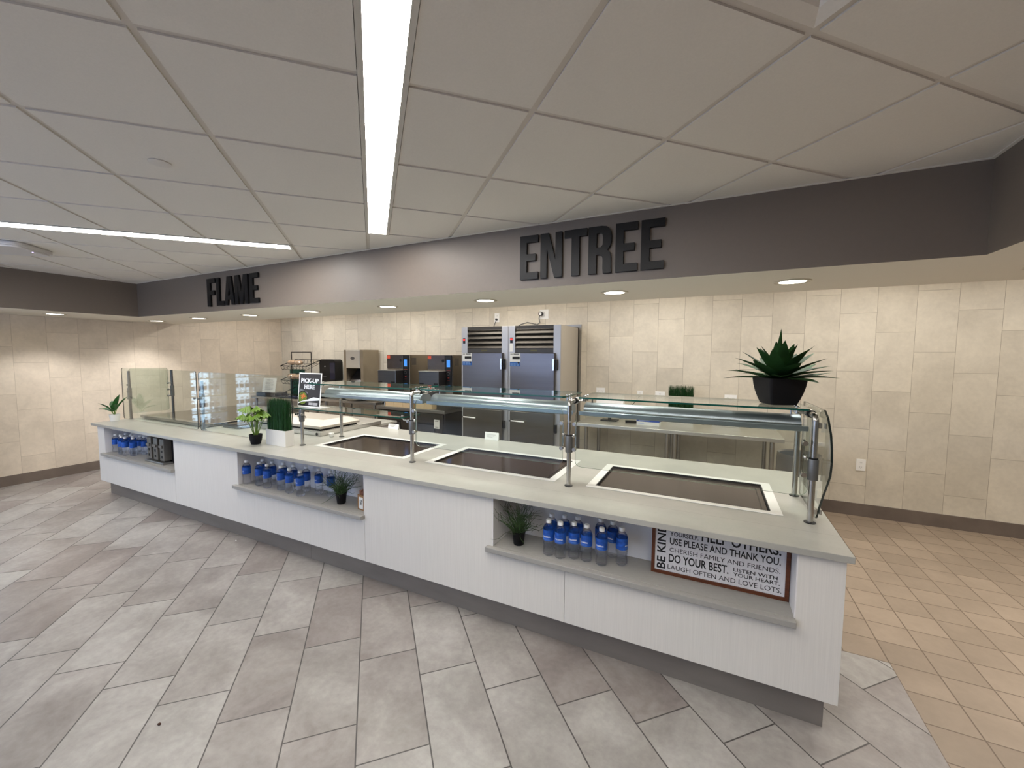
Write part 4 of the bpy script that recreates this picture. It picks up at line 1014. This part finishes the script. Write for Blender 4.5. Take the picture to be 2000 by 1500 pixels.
# steel stand + two small convection ovens
t = thing('equipment_stand', 'low steel shelf stand on the worktop carrying the two small ovens', 'shelf', (-4.0, 5.18, .9008))
MB().box(-.73, .85, -.25, .25, .098, .118).build('shelf_board', M_STEEL, t, bevel=.002)
for x in (-.71, .83):
    for y in (-.23, .23): MB().cyl((x, y, 0), (x, y, .098), .015, 12).build('leg', M_CHROME, t, True)
def oven(x0, label):
    t = thing('speed_oven', label, 'oven', (x0, 4.955, 1.0195), 0, 'countertop speed ovens')
    h_ = .675; w_ = .455
    MB().box(0, w_, 0, .48, .0, h_).build('body', mat('oven_side_steel', (140, 130, 116), .3, .85), t, bevel=.004)
    MB().box(.006, w_-.135, -.012, -.001, .46, h_-.004).build('upper_panel', mat('oven_panel_steel', (116, 106, 102), .2, .9), t, bevel=.003)
    MB().box(.012, .075, -.0135, -.0125, h_-.06, h_-.012).build('red_badge', mat('red_badge', (205, 84, 62), .4), t)
    MB().lathe([(.022, -.018), (.024, -.0125)], (w_-.165, 0, h_-.085), 16, axis='y').build('round_badge', M_BLACK, t, True)
    b = MB().box(-.018, w_-.118, -.188, -.013, .235, .432).build('door', M_STEELD, t, bevel=.006)
    MB().box(-.022, w_-.114, -.194, -.004, .4325, .442).build('door_lip', M_STEELW, t, bevel=.002)
    MB().box(-.008, .07, -.1892, -.1882, .243, .268).box(w_-.205, w_-.130, -.1892, -.1882, .243, .268).build('warning_labels', M_BLACK, b)
    cp = MB().box(w_-.125, w_-.012, -.016, -.001, .225, h_-.004).build('control_panel', M_BLACK, t, bevel=.003)
    MB().box(w_-.098, w_-.040, -.0172, -.0162, .50, .605).build('screen', M_LCD, cp)
    MB().lathe([(.026, -.022), (.026, -.0163)], (w_-.068, 0, .405), 20, axis='y').build('dial', M_CHROME, cp, True)
    MB().lathe([(.017, -.026), (.017, -.0221)], (w_-.068, 0, .405), 20, axis='y').build('dial_cap', M_BLACK, cp, True)
    MB().box(w_-.10, w_-.036, -.0172, -.0162, .448, .453).box(w_-.09, w_-.046, -.0172, -.0162, .30, .305).box(w_-.082, w_-.054, -.0172, -.0162, .335, .35).build('red_marks', mat('dim_red', (150, 50, 40), .4), cp)
    MB().box(w_+.0005, w_+.0015, .045, .15, .52, .63).build('rating_plate', mat('rating_plate', (92, 86, 80), .5), t)
    MB().box(.02, w_-.13, -.006, -.001, .01, .225).build('lower_panel', mat('oven_lower', (96, 92, 88), .3, .8), t)
oven(-4.650, 'small steel speed oven with blue screen, the left of two on the worktop')
oven(-3.850, 'small steel speed oven with blue screen, the right of two, beside the refrigerators')
for i, (a, b, y) in enumerate([(-4.545, -4.375, 4.79), (-4.37, -4.20, 4.79), (-4.195, -4.03, 4.79), (-3.95, -3.80, 4.79), (-3.795, -3.66, 4.79)]):
    tag(MB().box(a, b, y, y+.125, .9008, .985).build('carton', M_CARD, None, bevel=.002), 'cream carton on the worktop below the ovens, %s from the left' % ORD[i], 'box', 'cream cartons under the ovens')
# ice / tea dispenser
t = thing('drink_dispenser', 'tall plain steel dispenser with a dark square opening, right of the black towel dispenser', 'dispenser', (-5.745, 5.07, .9408))
m = MB(); W2 = .455; HH = .835
m.box(0, .06, 0, .36, 0, HH).box(W2-.06, W2, 0, .36, 0, HH).box(.06, W2-.06, .0, .36, .52, HH).box(.06, W2-.06, .0, .36, 0, .27).box(.06, W2-.06, .25, .36, .27, .52)
m.build('body', mat('warm_steel', (158, 148, 132), .34, .8, noise=.08, nscale=4), t)
MB().box(.062, W2-.075, -.008, -.001, .525, HH-.004).build('front_door', M_STEELW, t, bevel=.003)
MB().lathe([(.05, -.0012), (.05, 0)], (0, 0, 0), 24, axis='y').build('oval_logo', M_STEELD, t).matrix_local = Matrix.Translation((.22, -.0085, .69)) @ Matrix.Diagonal((1, 1, .55, 1))
m = MB(); m.add([(.07, .06, .29), (W2-.07, .06, .29), (W2-.07, .24, .50), (.07, .24, .50)], [(0, 1, 2, 3)]); m.box(.07, W2-.07, .01, .06, .275, .29); m.build('chute', M_STEELD, t)
MB().box(.061, W2-.061, .243, .249, .27, .52).build('opening_back', M_BLACK, t)
# work tables on the left
def table(name, label, x0, x1, y0, y1, z, legs, m_top=M_STEEL, th=.04, group='steel work tables'):
    t = thing(name, label, 'table', (x0, y0, 0), 0, group)
    MB().box(0, x1-x0, 0, y1-y0, z-th, z).build('table_top', m_top, t, bevel=.004)
    for x in legs:
        for y in (.06, y1-y0-.06): MB().cyl((x-x0, y, 0), (x-x0, y, z-th), .021, 16).build('leg', M_STEEL, t, True)
    return t
table('work_table', 'steel work table with trays under the drink dispenser, left of the low refrigerator', -6.02, -4.74, 4.78, 5.44, .94, (-5.93, -4.82))
t = table('work_table', 'steel work table against the back wall at the right, with a glove box on it', -1.44, .655, 4.67, 5.40, .90, (-1.33, -.42, -.34, .56), M_STEELW)
MB().box(.04, 2.05, .08, .66, .28, .30).build('under_shelf', M_STEEL, t)
t = table('work_table', 'steel work table in the far left kitchen corner with a wire basket rack on it', -7.90, -6.06, 4.76, 5.44, .90, (-7.82, -6.14))
# wire basket rack
t = thing('wire_basket_rack', 'black two-tier wire basket rack with packed bread in the far left kitchen corner', 'rack', (-6.78, 5.02, .9008))
m = MB()
for x in (-.27, .27): m.tube([(x, .0, .0), (x, .0, .83)], .0075, 8)
m.tube([(-.27, 0, .83), (.27, 0, .83)], .0075, 8)
for x in (-.27, .27): m.tube([(x, -.14, .006), (x, .14, .006)], .0075, 8)
m.build('frame', M_BLADE, t, True)
for k, z in enumerate((.64, .38, .12)):
    b = MB(); A = [(-.36, -.16, z-.06), (.34, -.16, z-.06), (.34, .14, z+.05), (-.36, .14, z+.05)]; B = [(x*.92, y*.9, zz-.07) for x, y, zz in A]
    for P_, r_ in ((A, .007), (B, .004)): b.tube(P_+[P_[0]], r_, 6)
    for q in range(9):
        f = q/8
        for u_, v_ in ((0, 1), (3, 2)):
            p1 = [A[u_][c]*(1-f)+A[v_][c]*f for c in range(3)]; p2 = [B[u_][c]*(1-f)+B[v_][c]*f for c in range(3)]; b.tube([p1, p2], .0025, 4)
        b.tube([[B[0][c]*(1-f)+B[1][c]*f for c in range(3)], [B[3][c]*(1-f)+B[2][c]*f for c in range(3)]], .0022, 4)
    b.build('basket', M_BLADE, t)
for i, (x, y, z, r_) in enumerate([(-6.98, 4.98, 1.50, .09), (-6.80, 4.98, 1.50, .085), (-6.95, 4.96, 1.235, .10), (-6.74, 4.97, 1.235, .10), (-6.58, 4.98, 1.23, .08)]):
    t = thing('bread_pack', 'plastic pack of bread in the wire basket rack, %s' % ['upper tier, left', 'upper tier, right', 'middle tier, left', 'middle tier, middle', 'middle tier, right'][i], 'bread', (x, y, z), 0, 'bread packs in the wire rack')
    MB().ball((0, 0, r_*.5), r_, 8, (1, .8, .5)).build('bread', M_BREAD, t, True)
    m = MB().ball((0, 0, r_*.5), r_*1.08, 8, (1.05, .85, .55)); m.v = [(a*(1+random.uniform(-.06, .06)), b, c+random.uniform(-.004, .004)) for a, b, c in m.v]; m.build('plastic_bag', panemat('bag_film', (.93, .93, .92), k=2.2), t)
tag(MB().box(-7.42, -7.14, 5.24, 5.36, .9008, 1.40).build('green_carton', M_TEAL, None, bevel=.003), 'tall dark green carton behind the wire basket rack by the wall', 'box')
t = thing('menu_holder', 'slanted clear holder with a white printed page, behind the glass near the corner', 'sign', (-7.52, 4.86, .9808), math.radians(12))
MB().add([(-.15, 0, 0), (.15, 0, 0), (.15, .06, .26), (-.15, .06, .26), (-.15, .004, 0), (.15, .004, 0), (.15, .064, .26), (-.15, .064, .26)], [(0, 1, 2, 3), (7, 6, 5, 4), (0, 4, 5, 1), (3, 2, 6, 7), (0, 3, 7, 4), (1, 5, 6, 2)]).build('page', M_PAPER, t)
m = MB()
for q in range(8):
    z = .22-.025*q; wd = .09 if q else .07
    m.add([(-wd, z*.06/.26-.001, z), (wd, z*.06/.26-.001, z), (wd, (z+.006)*.06/.26-.001, z+.006), (-wd, (z+.006)*.06/.26-.001, z+.006)], [(0, 1, 2, 3)])
m.build('print', mat('grey_print', (120, 120, 124), .6), t)
MB().box(-.15, .15, .0, .1, -.004, -.0002).build('foot', M_WHITE, t)
tag(MB().box(-7.80, -7.25, 4.80, 5.06, .9008, .976).build('black_box', M_BLACK, None, bevel=.01), 'flat black box under the slanted white page in the far left corner', 'box')
t = thing('serving_tray', 'dark blue-black tray lying at the front of the corner table', 'tray', (-6.75, 4.86, .9008))
MB().box(-.42, .10, -.09, -.01, .0, .018).build('tray', mat('navy_tray', (32, 36, 52), .3), t, bevel=.006)
MB().box(-.10, .08, -.08, -.02, .018, .045).build('utensils', mat('navy_cloth', (50, 56, 80), .6), t, bevel=.01)
tag(MB().box(-6.43, -6.12, 4.90, 5.15, .9008, .99).build('dark_container', M_BLACK, None, bevel=.01), 'black open container on the corner table behind the PICK-UP HERE sign', 'container')
t = thing('pan_stack', 'round steel pan lying on the work table in front of the drink dispenser', 'pan', (-5.25, 4.885, .9408))
MB().lathe([(.001, .001), (.12, .001), (.17, .03), (.175, .03), (.125, -.0), (.001, 0)], n=28, cap=False).build('bowl', M_STEELW, t, True)
tag(MB().box(-5.62, -5.45, 4.85, 4.98, .9408, .975).build('small_container', M_BLACK, None, bevel=.006), 'small black container on the work table below the drink dispenser', 'container')
# towel dispenser on the wall
t = thing('towel_dispenser', 'large rounded black paper towel dispenser on the back wall', 'towel dispenser', (-6.45, 5.478, 1.18))
m = MB(); pr = rr(-.21, .21, 0, .42, .06, 6)
m.prism(pr, (0, -.17, 0), (0, -.001, 0), (1, 0, 0), (0, 0, 1)); m.build('cover', M_BLACK, t, bevel=.025, seg=3)
MB().box(.07, .20, -.1755, -.1715, .05, .36).build('window', mat('smoky_window', (44, 44, 60), .15), t, bevel=.002)
MB().lathe([(.014, -.1735), (.014, -.1715)], (-.06, 0, .29), 12, axis='y').box(-.11, -.03, -.1735, -.1715, .10, .106).build('logo', mat('logo_grey', (150, 150, 150), .5), t)
# outlets
def outlet(x, z, label, w_=.075, h_=.118, n=1, horiz=False):
    t = thing('wall_outlet', label, 'outlet', (x, 5.4785, z), 0, 'wall outlets')
    MB().box(-w_/2, w_/2, -.006, 0, -h_/2, h_/2).build('cover_plate', M_WHITE, t, bevel=.002)
    m = MB()
    cs = [(0, -.025), (0, .025)] if not horiz else [(-.028, 0), (.028, 0)]
    for cx, cz in cs:
        for ddx in (-.007, .007): m.box(cx+ddx-.001, cx+ddx+.001, -.0068, -.0061, cz-.002, cz+.009)
        m.box(cx-.002, cx+.002, -.0068, -.0061, cz-.012, cz-.008)
    m.build('socket_slots', mat('slot_grey', (90, 88, 86), .6), t)
    return t
outlet(-2.948, 2.262, 'white outlet with a black plug high on the wall above the left refrigerator', .082, .135)
outlet(-2.184, 2.284, 'square white outlet with a round plug high on the wall above the right refrigerator', .135, .135)
outlet(-1.351, 1.222, 'white outlet on the back wall just right of the doorway frame', .12, .09, horiz=True)
outlet(-.834, 1.190, 'narrow white outlet on the back wall with a black plug, left of the grass box', .075, .118)
outlet(-.588, 1.19, 'square white outlet on the back wall directly left of the grass box', .118, .118)
outlet(.206, 1.202, 'wide white outlet on the back wall right of the grass box', .13, .085, horiz=True)
outlet(1.455, .554, 'white outlet low on the bare wall at the right, beyond the counter end', .08, .125)
t = thing('power_plug', 'black plug and cord above the left refrigerator', 'plug', (-2.948, 5.47, 2.235), 0, 'plugs')
MB().cyl((0, 0, 0), (0, -.03, -.0), .014, 12).tube([(0, -.028, 0), (0, -.034, -.03), (-.012, -.05, -.08), (-.03, -.07, -.145), (-.04, -.075, -.158)], .005, 8).build('cord', M_BLACK, t, True)
t = thing('power_plug', 'round twist plug and grey cord above the right refrigerator', 'plug', (-2.225, 5.47, 2.290), 0, 'plugs')
MB().cyl((0, 0, 0), (0, -.045, 0), .030, 20).build('plug_ring', M_BLACK, t, True)
MB().cyl((0, -.0455, 0), (0, -.05, 0), .020, 16).build('plug_face', M_WHITE, t, True)
MB().tube([(-.01, -.04, -.03), (-.015, -.05, -.07), (.0, -.05, -.13), (-.04, -.06, -.155), (-.18, -.08, -.12), (-.28, -.10, -.15), (-.33, -.12, -.19)], .008, 8).build('cord', mat('grey_cord', (110, 108, 104), .5), t, True)
t = thing('power_plug', 'small black plug in the narrow outlet left of the grass box', 'plug', (-.834, 5.471, 1.185), 0, 'plugs')
MB().cyl((0, 0, 0), (0, -.03, 0), .016, 12).tube([(0, -.028, 0), (-.02, -.04, -.04), (-.10, -.05, -.14), (-.2, -.1, -.2)], .004, 6).build('cord', M_BLACK, t, True)
# things on the right work table
t = thing('glove_box', 'blue and white glove carton near the front edge of the right work table', 'box', (-.64, 4.90, .9008), math.radians(-4))
MB().box(-.125, .125, -.06, .06, .0, .072).build('carton', M_PAPER, t, bevel=.001)
MB().box(-.1255, .1255, -.0605, .0605, .044, .0725).build('blue_band', mat('glove_blue', (52, 84, 170), .5), t)
MB().box(-.05, .05, -.03, .03, .0726, .0732).build('opening', M_BLACK, t)
MB().box(-.10, .02, -.0608, -.0602, .052, .062).box(-.11, -.04, -.0608, -.0602, .02, .026).build('print', mat('glove_print', (150, 165, 215), .6), t)
t = thing('label_printer', 'white device with black top on a black stand on the right work table', 'printer', (-1.12, 5.03, .9008))
MB().box(-.10, .10, -.07, .07, .0, .012).cyl((0, 0, .012), (0, .0, .16), .02, 12).build('stand', M_BLACK, t, bevel=.003)
MB().add([(-.17, -.05, .16), (.17, -.05, .16), (.17, .07, .16), (-.17, .07, .16), (-.16, -.01, .325), (.165, -.01, .325), (.165, .03, .325), (-.16, .03, .325)], [(3, 2, 1, 0), (4, 5, 6, 7), (0, 1, 5, 4), (1, 2, 6, 5), (2, 3, 7, 6), (3, 0, 4, 7)]).build('housing', M_WHITE, t, bevel=.004)
MB().box(-.165, .17, -.014, .034, .326, .334).build('top_rim', M_BLACK, t)
t = thing('black_tool', 'small black handheld tool lying on the right work table left of the glove carton', 'tool', (-.85, 4.97, .9008), .3)
MB().box(-.07, .06, -.02, .02, 0, .028).box(.06, .12, -.01, .01, .004, .02).build('body', M_BLACK, t, bevel=.006)
grass_planter('grass_planter', 'artificial grass in a white box at the back wall on the right work table', (-.325, 5.25, .9008), .29, .12, .145, .45, 1100)
tag(MB().box(.02, .30, 5.19, 5.33, .9008, 1.045).build('white_container', M_POTW, None, bevel=.004), 'empty low white box at the back of the right work table', 'box')
# bin
t = thing('waste_bin', 'grey waste bin with a clear crinkled liner beside the right work table', 'bin', (.83, 5.0, 0))
MB().lathe([(.001, .001), (.15, .001), (.17, .70), (.176, .70), (.156, .0), (.001, 0)], n=32, cap=False).build('bin_body', M_BIN, t, True)
m = MB(); n_ = 40; vs = []
for k, (r_, z) in enumerate([(.165, .60), (.178, .69), (.186, .712), (.19, .70), (.196, .62), (.198, .50), (.194, .40)]):
    for i in range(n_): vs.append((r_*(1+random.uniform(-.03, .03)*(k > 1))*math.cos(2*PI*i/n_), r_*(1+random.uniform(-.03, .03)*(k > 1))*math.sin(2*PI*i/n_), z+random.uniform(-.008, .008)*(k > 2)))
m.add(vs, [(k*n_+i, k*n_+(i+1) % n_, (k+1)*n_+(i+1) % n_, (k+1)*n_+i) for k in range(6) for i in range(n_)]); m.build('liner', M_BAG, t, True)
# ---------------- drinks cooler beside the left wall (mirrored in the tall glass) ----------------
t = thing('drinks_cooler', 'lit two-door glass drinks cooler against the left wall, mirrored in the tall glass', 'cooler', (-7.95, .735, 0))
m = MB(); m.box(.0, .04, -.69, .69, 0, 1.95)
for y0, y1 in ((-.69, -.60), (-.08, .08), (.60, .69)): m.box(.04, .55, y0, y1, 0, 1.95)
for y0, y1 in ((-.60, -.08), (.08, .60)): m.box(.04, .55, y0, y1, 1.86, 1.95).box(.04, .55, y0, y1, 0, .30)
m.build('cabinet', M_STEELD, t)
for y0, y1 in ((-.60, -.08), (.08, .60)):
    MB().box(.041, .045, y0, y1, .30, 1.86).build('lit_back', M_COOLER, t)
    MB().box(.52, .53, y0+.001, y1-.001, .301, 1.859).build('glass_door', M_PANE, t)
    for k in range(5): MB().box(.046, .50, y0+.001, y1-.001, .42+.285*k, .435+.285*k).build('shelf', M_WHITE, t)
for k in range(5):
    for y0 in (-.52, .16):
        for q in range(5): dup(bt, (-7.95+.42, .735+y0+.09*q, .4353+.285*k), math.radians(90), 'bottle in the lit drinks cooler against the left wall', 'bottles in the drinks cooler')
